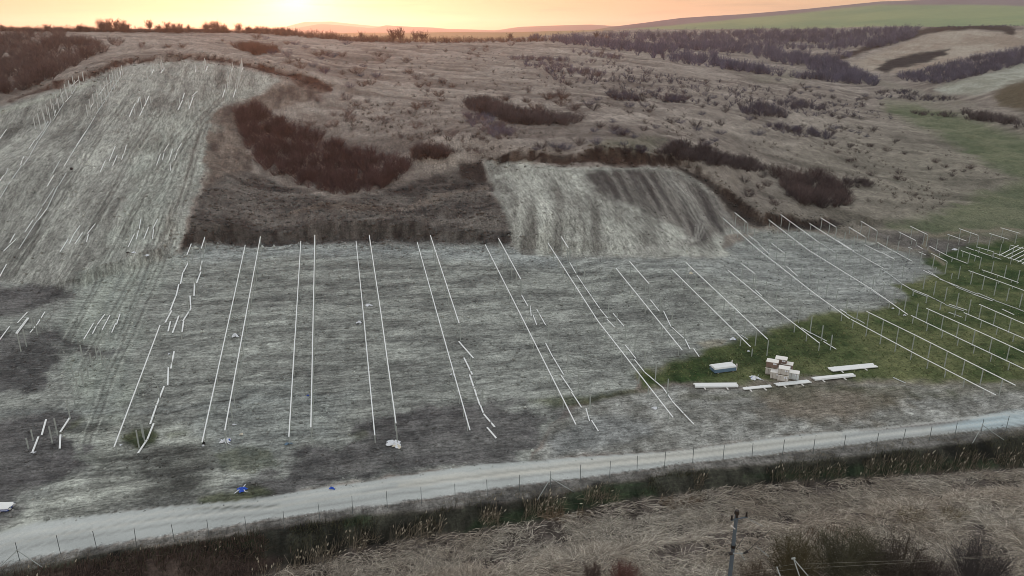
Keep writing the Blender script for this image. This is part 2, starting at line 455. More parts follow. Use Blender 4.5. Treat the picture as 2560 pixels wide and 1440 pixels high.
# graded field
f_col = mix(S(112, 113, 110), S(166, 168, 162), u01(st_t * .75 + st_t2 * .16 + n_med * .28, -.7, .75))
FIELD_POLY = [(-60, 690), (160, 722), (330, 695), (437, 645), (480, 616), (800, 612), (1268, 616), (1300, 640), (1780, 640), (1840, 600), (1905, 575), (2010, 578), (2150, 598), (2310, 645), (2372, 688), (2255, 712), (2288, 738), (2200, 772),
              (2010, 798), (1920, 830), (1760, 882), (1660, 908), (1575, 938), (1560, 975), (1450, 1000), (1400, 1060), (1350, 1120), (1345, 1148), (1000, 1192), (820, 1218), (600, 1250), (400, 1266), (200, 1292), (-60, 1345)]
sd_field = poly_sd(FIELD_POLY, 1.1)
paint(sd_field, f_col, 6)
paint(poly_sd([(440, 652), (520, 620), (800, 612), (1268, 618), (1400, 632), (1400, 668), (1000, 645), (700, 640), (520, 655)], 1), mix(S(140, 143, 142), S(176, 180, 178), u01(st_t)), 14, .75)
paint(poly_sd([(1300, 630), (1780, 636), (1850, 600), (1950, 600), (2150, 610), (2320, 660), (2280, 720), (2100, 770), (1850, 700), (1600, 670), (1350, 660)], 2), mix(S(132, 135, 134), S(162, 165, 163), u01(st_t)), 30, .55)
paint(poly_sd([(210, 690), (330, 660), (430, 660), (350, 800), (330, 1000), (240, 1150), (180, 1150), (210, 1000), (150, 850)], 2), mix(S(136, 142, 136), S(166, 172, 162), u01(st_s)), 30, .6)
paint(poly_sd([(520, 1160), (480, 1100), (560, 980), (720, 960), (880, 1000), (860, 1090), (700, 1135)], 3), mix(S(116, 120, 119), S(150, 155, 152), u01(st_s * .5 + st_t * .5)), 30, .5)
paint(line_sd([(-60, 1035), (150, 1030), (350, 1030), (560, 1010), (900, 985)], [14, 12, 10, 8, 6], .4), S(138, 142, 141), 8, .5)
paint(line_sd([(300, 1048), (420, 1032), (520, 1008), (620, 992)], [3, 4, 4, 3], .2), S(64, 64, 64), 2.5, .7)
paint(poly_sd([(190, 1060), (330, 1040), (500, 1080), (560, 1170), (520, 1235), (300, 1262), (120, 1290), (-60, 1330), (-60, 1290), (150, 1230), (200, 1160)], 3), mix(S(78, 78, 75), S(178, 180, 172), u01(st_t * .5 + n_med * .6 + st_t2 * .3, -.5, .5)), 24, .85)
paint(line_sd([(-20, 286), (100, 250), (170, 226), (240, 205)], [10, 9, 7, 5], .3), S(166, 168, 158), 4, .8)
paint(line_sd([(-20, 345), (60, 312), (150, 268), (240, 235)], [26, 30, 26, 12], 1.2), mix(S(92, 91, 88), S(132, 132, 127), u01(st_s)), 14, .8)
paint(poly_sd([(350, 300), (430, 270), (560, 215), (620, 225), (540, 262), (500, 290), (470, 360), (410, 350)], 2), mix(S(150, 152, 145), S(178, 180, 172), u01(n_med)), 16, .6)
# dark topsoil left on it
dsoil = mix(S(62, 60, 63), S(96, 93, 94), u01(n_med * .6 + n_fin * .5 + st_t * .3))
for pl, a in [([(-60, 700), (80, 712), (168, 725), (165, 745), (120, 770), (60, 782), (-60, 790)], .85),
              ([(-60, 822), (60, 838), (200, 850), (320, 876), (240, 886), (140, 872), (125, 960), (60, 975), (-60, 985)], .8),
              ([(-60, 1050), (60, 1044), (185, 1040), (192, 1100), (185, 1160), (120, 1195), (60, 1230), (-60, 1245)], .85),
              ([(-60, 1225), (60, 1225), (60, 1290), (-60, 1320)], .7),
              ([(885, 1098), (940, 1060), (1010, 1042), (1100, 1018), (1200, 998), (1260, 1004), (1330, 1010), (1400, 1050), (1385, 1095), (1345, 1125), (1342, 1146), (1120, 1176), (900, 1207), (700, 1238), (560, 1250), (540, 1240), (640, 1200), (760, 1140), (870, 1112)], .8),
              ([(1400, 1012), (1520, 1000), (1560, 1012), (1480, 1040), (1420, 1060)], .5),
              ([(1200, 1010), (1000, 1060), (930, 1080), (1100, 1085), (1240, 1060)], .3)]:
    paint(poly_sd(pl, 3.0), dsoil, 13, a)
gr = mix(S(44, 56, 34), S(80, 84, 56), u01(n_fin * .8 + n_med * .4))
for pl, a in [([(296, 1085), (330, 1070), (375, 1072), (368, 1108), (310, 1126)], .9), ([(1330, 1004), (1450, 986), (1565, 972), (1610, 985), (1500, 1008), (1400, 1020)], .7),
              ([(530, 1135), (600, 1120), (690, 1120), (700, 1160), (650, 1180), (560, 1172)], .5), ([(480, 1245), (560, 1225), (640, 1212), (690, 1226), (620, 1250), (490, 1264)], .7),
              ([(395, 1085), (470, 1075), (480, 1088), (410, 1098)], .5), ([(885, 1085), (930, 1075), (935, 1090), (890, 1098)], .4), ([(170, 1060), (200, 1040), (205, 1050), (185, 1075)], .5)]:
    paint(poly_sd(pl, 1.2), gr, 8, a)

# tyre tracks: paired ruts pressed into the earth
def tracks(line, gap, w, col, a, wm=.15):
    L_ = np.array(line, float)
    d = np.gradient(L_, axis=0); nrm_ = np.c_[-d[:, 1], d[:, 0]]; nrm_ /= np.linalg.norm(nrm_, axis=1, keepdims=True) + 1e-9
    for sg in (-1, 1):
        paint(line_sd(L_ + nrm_ * sg * gap / 2, w, wm), col, 1.6, a)
for ln_, gp in [([(512, 300), (490, 380), (462, 480), (430, 590), (395, 680), (340, 800), (270, 960), (215, 1110)], 13), ([(500, 310), (476, 390), (440, 500), (400, 610), (350, 730), (300, 850)], 12), ([(480, 320), (450, 410), (415, 510), (372, 620), (320, 720), (240, 860), (200, 940)], 12),
                ([(440, 330), (390, 420), (340, 520), (290, 620), (240, 720), (170, 850)], 11), ([(400, 280), (330, 390), (270, 500), (200, 620), (150, 700)], 10), ([(330, 230), (250, 340), (170, 470), (90, 600), (30, 690)], 9), ([(560, 240), (500, 300), (450, 370), (400, 460)], 9)]:
    tracks(ln_, gp, 3.5, S(90, 88, 85), .6); tracks(ln_, gp * 2.1, 3.5, S(182, 184, 176), .5)
for ln_, gp in [([(460, 690), (700, 672), (1000, 668), (1300, 672), (1560, 690)], 7), ([(480, 760), (800, 742), (1150, 742), (1450, 760), (1700, 790)], 8), ([(380, 880), (700, 850), (1050, 845), (1350, 870), (1600, 900)], 9), ([(360, 960), (640, 940), (1000, 930), (1300, 945)], 10),
                ([(100, 1020), (400, 1012), (700, 985), (1000, 965)], 10), ([(300, 1060), (520, 1030), (800, 1020), (860, 1060)], 10), ([(200, 1180), (420, 1190), (640, 1160)], 10), ([(120, 1300), (320, 1262), (560, 1225), (800, 1190)], 10)]:
    tracks(ln_, gp, 3, S(66, 67, 68), .5, .4)

# dome
bend = GT * 0.9 + 0.06 * (GS - 150) ** 2 / 10
st_d = fbm(GS / 14.0, bend, 1.3, 4, 211)
dome = mix(S(116, 114, 109), S(180, 180, 172), u01(st_d * .8 + n_med * .3))
DOME_POLY = [(1206, 402), (1262, 396), (1330, 412), (1450, 418), (1640, 417), (1705, 427), (1762, 462), (1800, 520), (1850, 562), (1905, 577), (1800, 592), (1820, 640), (1300, 640), (1272, 612), (1256, 540), (1240, 470)]
sd_dome = poly_sd(DOME_POLY, .9)
paint(sd_dome, dome, 5)
paint(line_sd([(1242, 442), (1300, 430), (1450, 422), (1640, 420)], [10, 9, 7, 6], .4), S(170, 170, 162), 4, .8)
paint(poly_sd([(1478, 428), (1560, 420), (1690, 424), (1740, 450), (1790, 500), (1840, 562), (1780, 590), (1720, 612), (1690, 560), (1600, 520), (1530, 500), (1490, 470)], 1.5), mix(S(66, 61, 61), S(126, 121, 116), u01(st_d, -.5, .5)), 14, .9)
for k_ in range(5):
    tracks([(1300 + 60 * k_, 440), (1320 + 66 * k_, 500), (1350 + 70 * k_, 560), (1420 + 72 * k_, 615)], 9, 3, S(112, 110, 104), .4)
for k_ in range(3):
    tracks([(1650 + 12 * k_, 440), (1710 + 12 * k_, 500), (1745 + 10 * k_, 560), (1735 + 6 * k_, 596), (1660, 612 + 6 * k_), (1560, 622 + 6 * k_)], 8, 3.5, S(158, 156, 150), .55)
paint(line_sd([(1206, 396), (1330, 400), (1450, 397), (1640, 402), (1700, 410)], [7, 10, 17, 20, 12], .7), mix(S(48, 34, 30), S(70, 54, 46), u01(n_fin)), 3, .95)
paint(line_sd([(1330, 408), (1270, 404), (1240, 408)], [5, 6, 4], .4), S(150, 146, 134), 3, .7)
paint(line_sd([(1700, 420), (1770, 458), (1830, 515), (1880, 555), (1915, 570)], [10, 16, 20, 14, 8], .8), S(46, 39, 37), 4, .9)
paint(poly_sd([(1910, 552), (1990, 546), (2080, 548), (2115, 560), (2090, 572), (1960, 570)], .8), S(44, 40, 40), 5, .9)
paint(poly_sd([(2150, 585), (2300, 590), (2440, 605), (2440, 660), (2330, 650), (2250, 615)], 1.5), mix(S(78, 74, 74), S(104, 100, 98), u01(n_fin)), 8, .8)

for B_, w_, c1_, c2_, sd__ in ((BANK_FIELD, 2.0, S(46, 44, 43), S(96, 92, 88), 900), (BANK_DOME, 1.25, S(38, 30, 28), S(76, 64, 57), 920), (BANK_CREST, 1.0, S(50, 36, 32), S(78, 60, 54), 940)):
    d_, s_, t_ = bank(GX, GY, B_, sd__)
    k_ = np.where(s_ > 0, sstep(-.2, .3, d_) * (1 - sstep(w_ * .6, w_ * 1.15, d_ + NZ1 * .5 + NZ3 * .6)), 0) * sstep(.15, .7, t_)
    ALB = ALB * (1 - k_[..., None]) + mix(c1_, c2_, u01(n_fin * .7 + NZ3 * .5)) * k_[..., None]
# meadow with fresh grass
mead = mix(S(50, 70, 38), S(106, 110, 76), u01(n_med * .5 + n_big * .4 + n_fin * .3 + hb_n * .3 - .12))
MEADOW_POLY = [(1565, 938), (1660, 906), (1760, 880), (1920, 829), (2010, 797), (2200, 770), (2288, 738), (2252, 712), (2372, 688), (2312, 650), (2330, 632), (2450, 610), (2560, 595), (2640, 590), (2640, 950), (2480, 958), (2250, 950), (2000, 945), (1900, 965), (1750, 955), (1640, 945), (1600, 968), (1560, 960)]
sd_mead = poly_sd(MEADOW_POLY, 2.2)
paint(sd_mead, mead, 11)
paint(poly_sd([(1565, 938), (1660, 906), (1760, 880), (1920, 829), (2100, 800), (2150, 850), (2050, 900), (1800, 930), (1640, 942)], 1.3), mix(S(46, 62, 36), S(70, 80, 48), u01(n_fin)), 16, .7)
paint(poly_sd([(1742, 856), (1790, 848), (1818, 850), (1808, 862), (1770, 870)], .4), S(146, 142, 130), 4)
# stony ground between meadow and road
stony = mix(S(118, 117, 112), S(160, 160, 156), u01(n_fin * .7 + n_med * .4))
sd_stony = poly_sd([(1345, 1150), (1400, 1062), (1480, 1008), (1560, 985), (1660, 960), (1760, 968), (1900, 976), (2100, 962), (2300, 962), (2640, 962), (2640, 1025), (2450, 1036), (2300, 1057), (2000, 1087), (1700, 1126), (1500, 1140)], 1.3)
paint(sd_stony, stony, 8)
paint(poly_sd([(1880, 985), (2050, 975), (2280, 980), (2260, 1020), (2100, 1050), (1990, 1070), (1950, 1040)], 3), mix(S(122, 112, 100), S(100, 94, 78), u01(n_med)), 24, .8)
paint(poly_sd([(1380, 1100), (1450, 1060), (1520, 1040), (1600, 1050), (1620, 1085), (1500, 1125), (1390, 1140)], 1), S(136, 140, 143), 16, .4)
paint(poly_sd([(1690, 990), (1900, 975), (2640, 955), (2640, 985), (2200, 985)], 2), mix(S(76, 80, 54), S(112, 106, 90), u01(n_fin)), 14, .55)

# gravel road
ROAD_TOP = [(-80, 1362), (0, 1332), (100, 1306), (200, 1292), (400, 1268), (600, 1252), (820, 1218), (1000, 1192), (1200, 1162), (1400, 1147), (1700, 1127), (2000, 1087), (2300, 1057), (2450, 1037), (2660, 1012)]
ROAD_BOT = [(2660, 1050), (2560, 1063), (2300, 1090), (2000, 1126), (1700, 1160), (1500, 1190), (1300, 1212), (1000, 1256), (700, 1294), (400, 1340), (130, 1385), (-80, 1430)]
sd_road = poly_sd(ROAD_TOP + ROAD_BOT, .22)
road = mix(S(158, 161, 160), S(194, 197, 195), u01(NZ1 * .25 + fbm(GX / 3, GY, 2.0, 2, 515) * .25))
paint(sd_road, road, 2.5)
paint(line_sd([(1000, 1215), (1300, 1178), (1600, 1150), (1900, 1115), (2100, 1090)], [10, 18, 16, 12, 8], .6), S(198, 194, 184), 8, .7)
paint(poly_sd([(2330, 1070), (2450, 1040), (2660, 1014), (2660, 1048), (2500, 1072)], .6), S(172, 190, 198), 10, .85)
paint(line_sd([(-80, 1350), (100, 1330), (500, 1290), (900, 1230)], [10, 9, 8, 6], .4), S(196, 198, 195), 6, .5)
paint(line_sd([(2150, 1076), (2300, 1062), (2420, 1048)], [4, 6, 4], .3), S(86, 78, 78), 3, .8)
paint(line_sd([(700, 1262), (560, 1268), (480, 1272)], [3, 6, 4], .5), S(60, 64, 52), 3, .7)
tracks([(-80, 1392), (100, 1352), (400, 1304), (700, 1272), (1000, 1226), (1300, 1184), (1700, 1145), (2100, 1100), (2660, 1036)], 17, 6, S(130, 130, 127), .42, .15)
tracks([(-80, 1372), (100, 1336), (400, 1290), (700, 1258), (1000, 1212), (1300, 1174), (1700, 1139), (2100, 1090), (2660, 1028)], 17, 5, S(206, 203, 195), .4, .15)
# strip under the fence, then the ditch
VERGE = [(-80, 1432), (130, 1387), (400, 1342), (700, 1296), (1000, 1258), (1300, 1214), (1500, 1192), (1700, 1162), (2000, 1128), (2300, 1092), (2560, 1065), (2660, 1052), (2660, 1075), (2560, 1084), (2300, 1120), (2000, 1152), (1700, 1178), (1500, 1215), (1300, 1248), (1000, 1280), (700, 1314), (400, 1358), (130, 1408), (-80, 1455)]
paint(poly_sd(VERGE, .4), mix(S(84, 83, 81), S(124, 122, 119), u01(n_fin)), 4, .9)
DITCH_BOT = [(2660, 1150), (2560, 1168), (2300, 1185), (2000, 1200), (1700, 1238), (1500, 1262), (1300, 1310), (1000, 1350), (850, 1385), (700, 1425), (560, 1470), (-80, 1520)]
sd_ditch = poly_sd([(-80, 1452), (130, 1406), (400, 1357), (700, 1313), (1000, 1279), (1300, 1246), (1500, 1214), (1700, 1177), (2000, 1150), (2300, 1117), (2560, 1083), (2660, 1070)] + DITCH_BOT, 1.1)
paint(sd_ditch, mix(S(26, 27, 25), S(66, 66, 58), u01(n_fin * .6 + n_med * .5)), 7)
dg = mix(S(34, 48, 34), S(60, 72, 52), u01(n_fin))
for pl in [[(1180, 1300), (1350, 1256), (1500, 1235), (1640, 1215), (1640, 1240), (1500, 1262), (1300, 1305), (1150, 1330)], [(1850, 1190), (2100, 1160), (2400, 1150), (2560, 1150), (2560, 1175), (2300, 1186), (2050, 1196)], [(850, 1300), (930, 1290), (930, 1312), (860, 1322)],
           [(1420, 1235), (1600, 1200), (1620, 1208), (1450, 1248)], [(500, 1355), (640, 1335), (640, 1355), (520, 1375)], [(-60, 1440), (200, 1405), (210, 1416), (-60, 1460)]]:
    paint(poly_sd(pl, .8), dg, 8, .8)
# ground under the fallen reeds, and dark scrub at the lower left
sd_reed = poly_sd([(2660, 1150), (2560, 1168), (2300, 1185), (2000, 1200), (1700, 1238), (1500, 1262), (1300, 1310), (1000, 1350), (850, 1385), (700, 1425), (560, 1470), (560, 2400), (2700, 2400)], .8)
paint(sd_reed, mix(S(62, 56, 53), S(96, 88, 83), u01(n_fin)), 6)
paint(poly_sd([(-80, 1455), (200, 1412), (400, 1372), (560, 1380), (720, 1400), (560, 1475), (560, 2400), (-900, 2400)], .8), mix(S(50, 42, 41), S(84, 72, 66), u01(n_fin * .5 + n_med * .4)), 10)
# vehicle track on the right
paint(line_sd([(2660, 570), (2560, 576), (2460, 578), (2370, 582), (2325, 592), (2308, 610), (2330, 636), (2360, 660)], [5, 6, 7, 8, 9, 10, 10, 8], .3), S(124, 117, 102), 3, .85)

# overall speckle of clods, tufts and stones
soilish = np.clip(sstep(-3, 3, np.maximum(np.maximum(sd_field, sd_hill), np.maximum(sd_dome, sd_stony))), 0, 1)
speck = fbm(GX, GY, .55, 2, 501)
ALB *= (1 + (0.12 * n_fin + .16 * speck) * (0.6 + 0.4 * soilish) * (1 - .85 * sstep(-3, 3, sd_road)))[..., None]
ALB = np.clip(ALB, 0.004, 0.85)

# relief of clods, ruts and hummocks
rel = 0.04 * n_fin + 0.04 * speck
grassy = 1 - np.maximum(soilish, sstep(-4, 4, np.maximum(sd_road, sd_mead)))
rel = rel * (1 - .8 * sstep(-2, 4, sd_road)) + grassy * sstep(90, 160, np.hypot(GX, GY)) * (0.55 * n_med + .25 * NZ3)
rel = rel + soilish * (0.07 * st_t + 0.07 * st_s)
GZ = GZ + rel
Rc.Z = GZ

# ---------------------------------------------------------------- materials
def vcol_mat(name, rough=.95, grain=1.0, bump=.35, fine=1.0, streak=1.0):
    """ground: albedo per patch, broken up by fine clods and by drag streaks that follow or cross the rows"""
    m = bpy.data.materials.new(name); m.use_nodes = True
    t = m.node_tree; b = t.nodes["Principled BSDF"]; l = t.links.new; nn = t.nodes.new
    b.inputs["Roughness"].default_value = rough
    b.inputs["Specular IOR Level"].default_value = .12
    a = nn("ShaderNodeAttribute"); a.attribute_name = "albedo"
    gattr = nn("ShaderNodeAttribute"); gattr.attribute_name = "grain"
    tc = nn("ShaderNodeTexCoord")
    rot = nn("ShaderNodeMapping"); rot.inputs["Rotation"].default_value = (0, 0, math.atan2(HX, HY)); l(tc.outputs["Object"], rot.inputs[0])   # X across rows, Y along rows
    def noise(vec, scale3, sc, det, ro, lo, hi, tmin, tmax):
        mp = nn("ShaderNodeMapping"); mp.inputs["Scale"].default_value = scale3; l(vec, mp.inputs[0])
        n = nn("ShaderNodeTexNoise"); n.inputs["Scale"].default_value = sc; n.inputs["Detail"].default_value = det; n.inputs["Roughness"].default_value = ro; l(mp.outputs[0], n.inputs["Vector"])
        r = nn("ShaderNodeMapRange"); r.inputs["From Min"].default_value = lo; r.inputs["From Max"].default_value = hi; r.inputs["To Min"].default_value = tmin; r.inputs["To Max"].default_value = tmax
        l(n.outputs["Fac"], r.inputs["Value"]); return r.outputs[0], n
    g = grain
    across, _ = noise(rot.outputs[0], (.16, 1, 1), 3.2, 5, .75, .34, .66, 1 - .5 * g * streak, 1 + .42 * g * streak)
    along, _ = noise(rot.outputs[0], (1, .14, .3), 2.8, 5, .75, .34, .66, 1 - .5 * g * streak, 1 + .42 * g * streak)
    iso, ni = noise(tc.outputs["Object"], (1, 1, 1), 3.4 * fine, 5, .8, .34, .66, 1 - .45 * g, 1 + .45 * g)
    fleck, _ = noise(tc.outputs["Object"], (1, 1, 1), 1.1 * fine, 3, .6, .60, .70, 1.0, 1 - .35 * g)
    mx = nn("ShaderNodeMix"); mx.data_type = 'FLOAT'; l(gattr.outputs["Fac"], mx.inputs["Factor"]); l(across, mx.inputs["A"]); l(along, mx.inputs["B"])
    def mul(p, q):
        k = nn("ShaderNodeMath"); k.operation = 'MULTIPLY'; l(p, k.inputs[0]); l(q, k.inputs[1]); return k.outputs[0]
    f = mul(mul(mx.outputs["Result"], iso), fleck)
    mm = nn("ShaderNodeVectorMath"); mm.operation = 'SCALE'
    l(a.outputs["Color"], mm.inputs[0]); l(f, mm.inputs["Scale"]); l(mm.outputs[0], b.inputs["Base Color"])
    if bump:
        bp = nn("ShaderNodeBump"); bp.inputs["Strength"].default_value = bump; bp.inputs["Distance"].default_value = .15
        l(f, bp.inputs["Height"]); l(bp.outputs[0], b.inputs["Normal"])
    return m

def tag(o, label=None, cat=None, group=None, kind=None):
    if label: o["label"] = label
    if cat: o["category"] = cat
    if group: o["group"] = group
    if kind: o["kind"] = kind
    return o

def mesh_np(name, V, Fq, cols=None, mat=None, smooth=False, parent=None, grain=None):
    """mesh object from numpy verts and faces (all quads or all tris); cols = per-vertex albedo"""
    me = bpy.data.meshes.new(name)
    nf, k = Fq.shape
    me.vertices.add(len(V)); me.vertices.foreach_set("co", np.ascontiguousarray(V, np.float32).ravel())
    me.loops.add(nf * k); me.loops.foreach_set("vertex_index", np.ascontiguousarray(Fq, np.int32).ravel())
    me.polygons.add(nf)
    me.polygons.foreach_set("loop_start", np.arange(0, nf * k, k, dtype=np.int32))
    me.polygons.foreach_set("loop_total", np.full(nf, k, np.int32))
    if smooth: me.polygons.foreach_set("use_smooth", np.ones(nf, bool))
    me.update(calc_edges=True)
    if cols is not None:
        ca = me.color_attributes.new("albedo", 'FLOAT_COLOR', 'POINT')
        ca.data.foreach_set("color", np.ascontiguousarray(np.c_[cols, np.ones(len(cols))], np.float32).ravel())
    if grain is not None:
        ga = me.attributes.new("grain", 'FLOAT', 'POINT'); ga.data.foreach_set("value", np.ascontiguousarray(grain, np.float32))
    if mat: me.materials.append(mat)
    o = bpy.data.objects.new(name, me); COL.objects.link(o)
    if parent: o.parent = parent
    return o

M_GROUND = vcol_mat("earth_and_grass", .95, 1.0, .4)
M_GRAVEL = vcol_mat("road_gravel", .9, .34, .25, 2.6, .12)

# split the ground by what covers it
lab = np.zeros(GX.shape, int)                                    # 0 hillside
lab[np.maximum(sd_hill, np.maximum(sd_field, sd_dome)) > 0] = 1   # cleared earth
lab[sd_stony > 0] = 4
lab[sd_mead > 0] = 2
lab[(sd_ditch > 0)] = 5
lab[(sd_reed > 0)] = 6
lab[sd_road > 0] = 3
NAMES = {0: "hillside", 1: "cleared_earth", 2: "meadow", 3: "gravel_road", 4: "stony_ground", 5: "drainage_ditch", 6: "reed_bed"}
idx = np.arange(NR * NA).reshape(NR, NA)
quads = np.stack([idx[:-1, :-1], idx[:-1, 1:], idx[1:, 1:], idx[1:, :-1]], -1).reshape(-1, 4)
fl = lab[:-1, :-1].reshape(-1)
VV = np.stack([GX, GY, GZ], -1).reshape(-1, 3)
AA = ALB.reshape(-1, 3)
GRAIN = np.clip(np.maximum(sstep(-20, 30, sd_hill), sstep(-5, 20, sd_dome)), 0, 1)
GRAIN = np.maximum(GRAIN, .5 * (1 - soilish)).reshape(-1)
for k, nm in NAMES.items():
    q = quads[fl == k]
    used, inv = np.unique(q.ravel(), return_inverse=True)
    o = mesh_np(nm, VV[used], inv.reshape(-1, 4), AA[used], M_GRAVEL if k == 3 else M_GROUND, True, None, GRAIN[used])
    tag(o, kind="structure")

# clods and stones lying on the worked ground
def lumps(name, mask, n, r0, r1, label, bright=(.55, 1.35), seed=0):
    rng = np.random.default_rng(seed)
    ids = np.flatnonzero(mask.ravel())
    area = (GX.ravel()[ids] ** 2 + GY.ravel()[ids] ** 2)            # grid cells grow with range: weight to an even spread, then favour the near part
    w = np.minimum(area, 120.0 ** 2); w = w / w.sum()
    pk = rng.choice(ids, n, p=w)
    P = VV[pk] + np.c_[rng.normal(size=(n, 2)) * .2, np.zeros(n)]
    base = np.array([[1, 0, 0], [0, 1, 0], [-1, 0, 0], [0, -1, 0], [0, 0, .8], [0, 0, -.5]], float)
    F_ = np.array([[0, 1, 4], [1, 2, 4], [2, 3, 4], [3, 0, 4], [1, 0, 5], [2, 1, 5], [3, 2, 5], [0, 3, 5]])
    r = r0 + (r1 - r0) * rng.uniform(0, 1, n) ** 2.5
    V = base[None] * r[:, None, None] * rng.uniform(.6, 1.3, (n, 6, 1))
    a = rng.uniform(0, 6.28, n); ca, sa = np.cos(a)[:, None], np.sin(a)[:, None]
    X = np.stack([V[:, :, 0] * ca - V[:, :, 1] * sa * .7, V[:, :, 0] * sa + V[:, :, 1] * ca * .7, V[:, :, 2]], -1) + P[:, None]
    C = AA[pk] * rng.uniform(*bright, (n, 1))
    o = mesh_np(name, X.reshape(-1, 3), (F_[None] + 6 * np.arange(n)[:, None, None]).reshape(-1, 3), np.repeat(np.clip(C, .01, .85), 6, 0), M_LUMP)
    return tag(o, label, "clods", kind="stuff")
M_LUMP = bpy.data.materials.new("clods"); M_LUMP.use_nodes = True
_t = M_LUMP.node_tree; _a = _t.nodes.new("ShaderNodeAttribute"); _a.attribute_name = "albedo"
_n = _t.nodes.new("ShaderNodeTexNoise"); _n.inputs["Scale"].default_value = 6; _m = _t.nodes.new("ShaderNodeMapRange"); _m.inputs["To Min"].default_value = .7; _m.inputs["To Max"].default_value = 1.3
_s = _t.nodes.new("ShaderNodeVectorMath"); _s.operation = 'SCALE'; _g = _t.nodes.new("ShaderNodeNewGeometry")
_t.links.new(_g.outputs["Position"], _n.inputs["Vector"]); _t.links.new(_n.outputs["Fac"], _m.inputs["Value"]); _t.links.new(_a.outputs["Color"], _s.inputs[0]); _t.links.new(_m.outputs[0], _s.inputs["Scale"])
_t.links.new(_s.outputs[0], _t.nodes["Principled BSDF"].inputs["Base Color"]); _t.nodes["Principled BSDF"].inputs["Roughness"].default_value = .95
inview = (PU > -100) & (PU < 2660) & (PV < 1500)
lumps("earth_clods", (np.maximum(np.maximum(sd_field, sd_hill), sd_dome) > 4) & inview & (sd_road < -2), 11000, .07, .34, "clods of earth strewn over the cleared ground", (.6, 1.4), 1)
lumps("loose_stones", ((sd_stony > 2) | ((sd_road > -8) & (sd_road < 5))) & inview, 5000, .04, .16, "loose stones along the road and the stony ground", (.6, 1.5), 2)
bank_zone = np.zeros(GX.shape, bool)
for B_ in (BANK_FIELD, BANK_DOME, BANK_CREST):
    d_, s_ = seg_dist(GX, GY, B_); bank_zone |= (d_ < 3.2)
bank_zone |= poly_sd([(500, 470), (640, 440), (850, 505), (1050, 450), (1200, 410), (1262, 560), (1265, 600), (480, 600)], 1) > 0
lumps("bank_clods", bank_zone & inview, 4200, .12, .6, "lumps of dark earth broken from the cut banks", (.5, 1.3), 3)
# ---------------------------------------------------------------- far country
def pmat(name, col, rough=.5, metal=0.0, namp=.12, nscale=6.0, spec=.4):
    m = bpy.data.materials.new(name); m.use_nodes = True
    t = m.node_tree; b = t.nodes["Principled BSDF"]
    b.inputs["Roughness"].default_value = rough; b.inputs["Metallic"].default_value = metal; b.inputs["Specular IOR Level"].default_value = spec
    n = t.nodes.new("ShaderNodeTexNoise"); n.inputs["Scale"].default_value = nscale; n.inputs["Detail"].default_value = 4
    g = t.nodes.new("ShaderNodeNewGeometry"); t.links.new(g.outputs["Position"], n.inputs["Vector"])
    if col is None:
        r = t.nodes.new("ShaderNodeVectorMath"); r.operation = 'SCALE'
        a = t.nodes.new("ShaderNodeAttribute"); a.attribute_name = "albedo"; t.links.new(a.outputs["Color"], r.inputs[0])
        k = t.nodes.new("ShaderNodeMapRange"); k.inputs["To Min"].default_value = 1 - namp; k.inputs["To Max"].default_value = 1 + namp
        t.links.new(n.outputs["Fac"], k.inputs["Value"]); t.links.new(k.outputs[0], r.inputs["Scale"]); t.links.new(r.outputs[0], b.inputs["Base Color"])
        return m
    r = t.nodes.new("ShaderNodeMix"); r.data_type = 'RGBA'
    r.inputs["A"].default_value = (*[min(1, c * (1 - namp)) for c in col], 1); r.inputs["B"].default_value = (*[min(1, c * (1 + namp)) for c in col], 1)
    t.links.new(n.outputs["Fac"], r.inputs["Factor"]); t.links.new(r.outputs["Result"], b.inputs["Base Color"])
    return m
M_FAR = pmat("far_ground", None, 1.0, 0, .15, .05, .0)
def far_sheet(name, us, vtop, r0, r1, z0, nr, colf, power=1.0):
    us = np.asarray(us, float)
    d = np.array([ray(u, 75) for u in us])
    az = np.arctan2(d[:, 0], d[:, 1])
    tt = []
    for u, v in zip(us, vtop):
        q = ray(u, v); tt.append(q[2] / math.hypot(q[0], q[1]))
    tt = np.array(tt)
    f = np.linspace(0, 1, nr)
    r = r0 + (r1 - r0) * f[:, None] + 0 * us[None]
    ztop = CZ + r1 * tt
    z = z0 + (ztop[None] - z0) * (f[:, None] ** power)
    x = r * np.sin(az)[None]; y = r * np.cos(az)[None]
    back = np.array([[1.06]]);
    x = np.concatenate([x, x[-1:] * 1.25]); y = np.concatenate([y, y[-1:] * 1.25]); z = np.concatenate([z, z[-1:] * 0.2 + 4])
    z = z + fbm(x, y, r1 / 14.0, 4, 77) * (r1 / 1500.0) * np.concatenate([f, [0]])[:, None] * 0.7
    nR, nA = x.shape
    ii = np.arange(nR * nA).reshape(nR, nA)
    q = np.stack([ii[:-1, :-1], ii[:-1, 1:], ii[1:, 1:], ii[1:, :-1]], -1).reshape(-1, 4)
    o = mesh_np(name, np.stack([x, y, z], -1).reshape(-1, 3), q, colf(x, y, z).reshape(-1, 3), M_FAR, True)
    return tag(o, kind="structure")

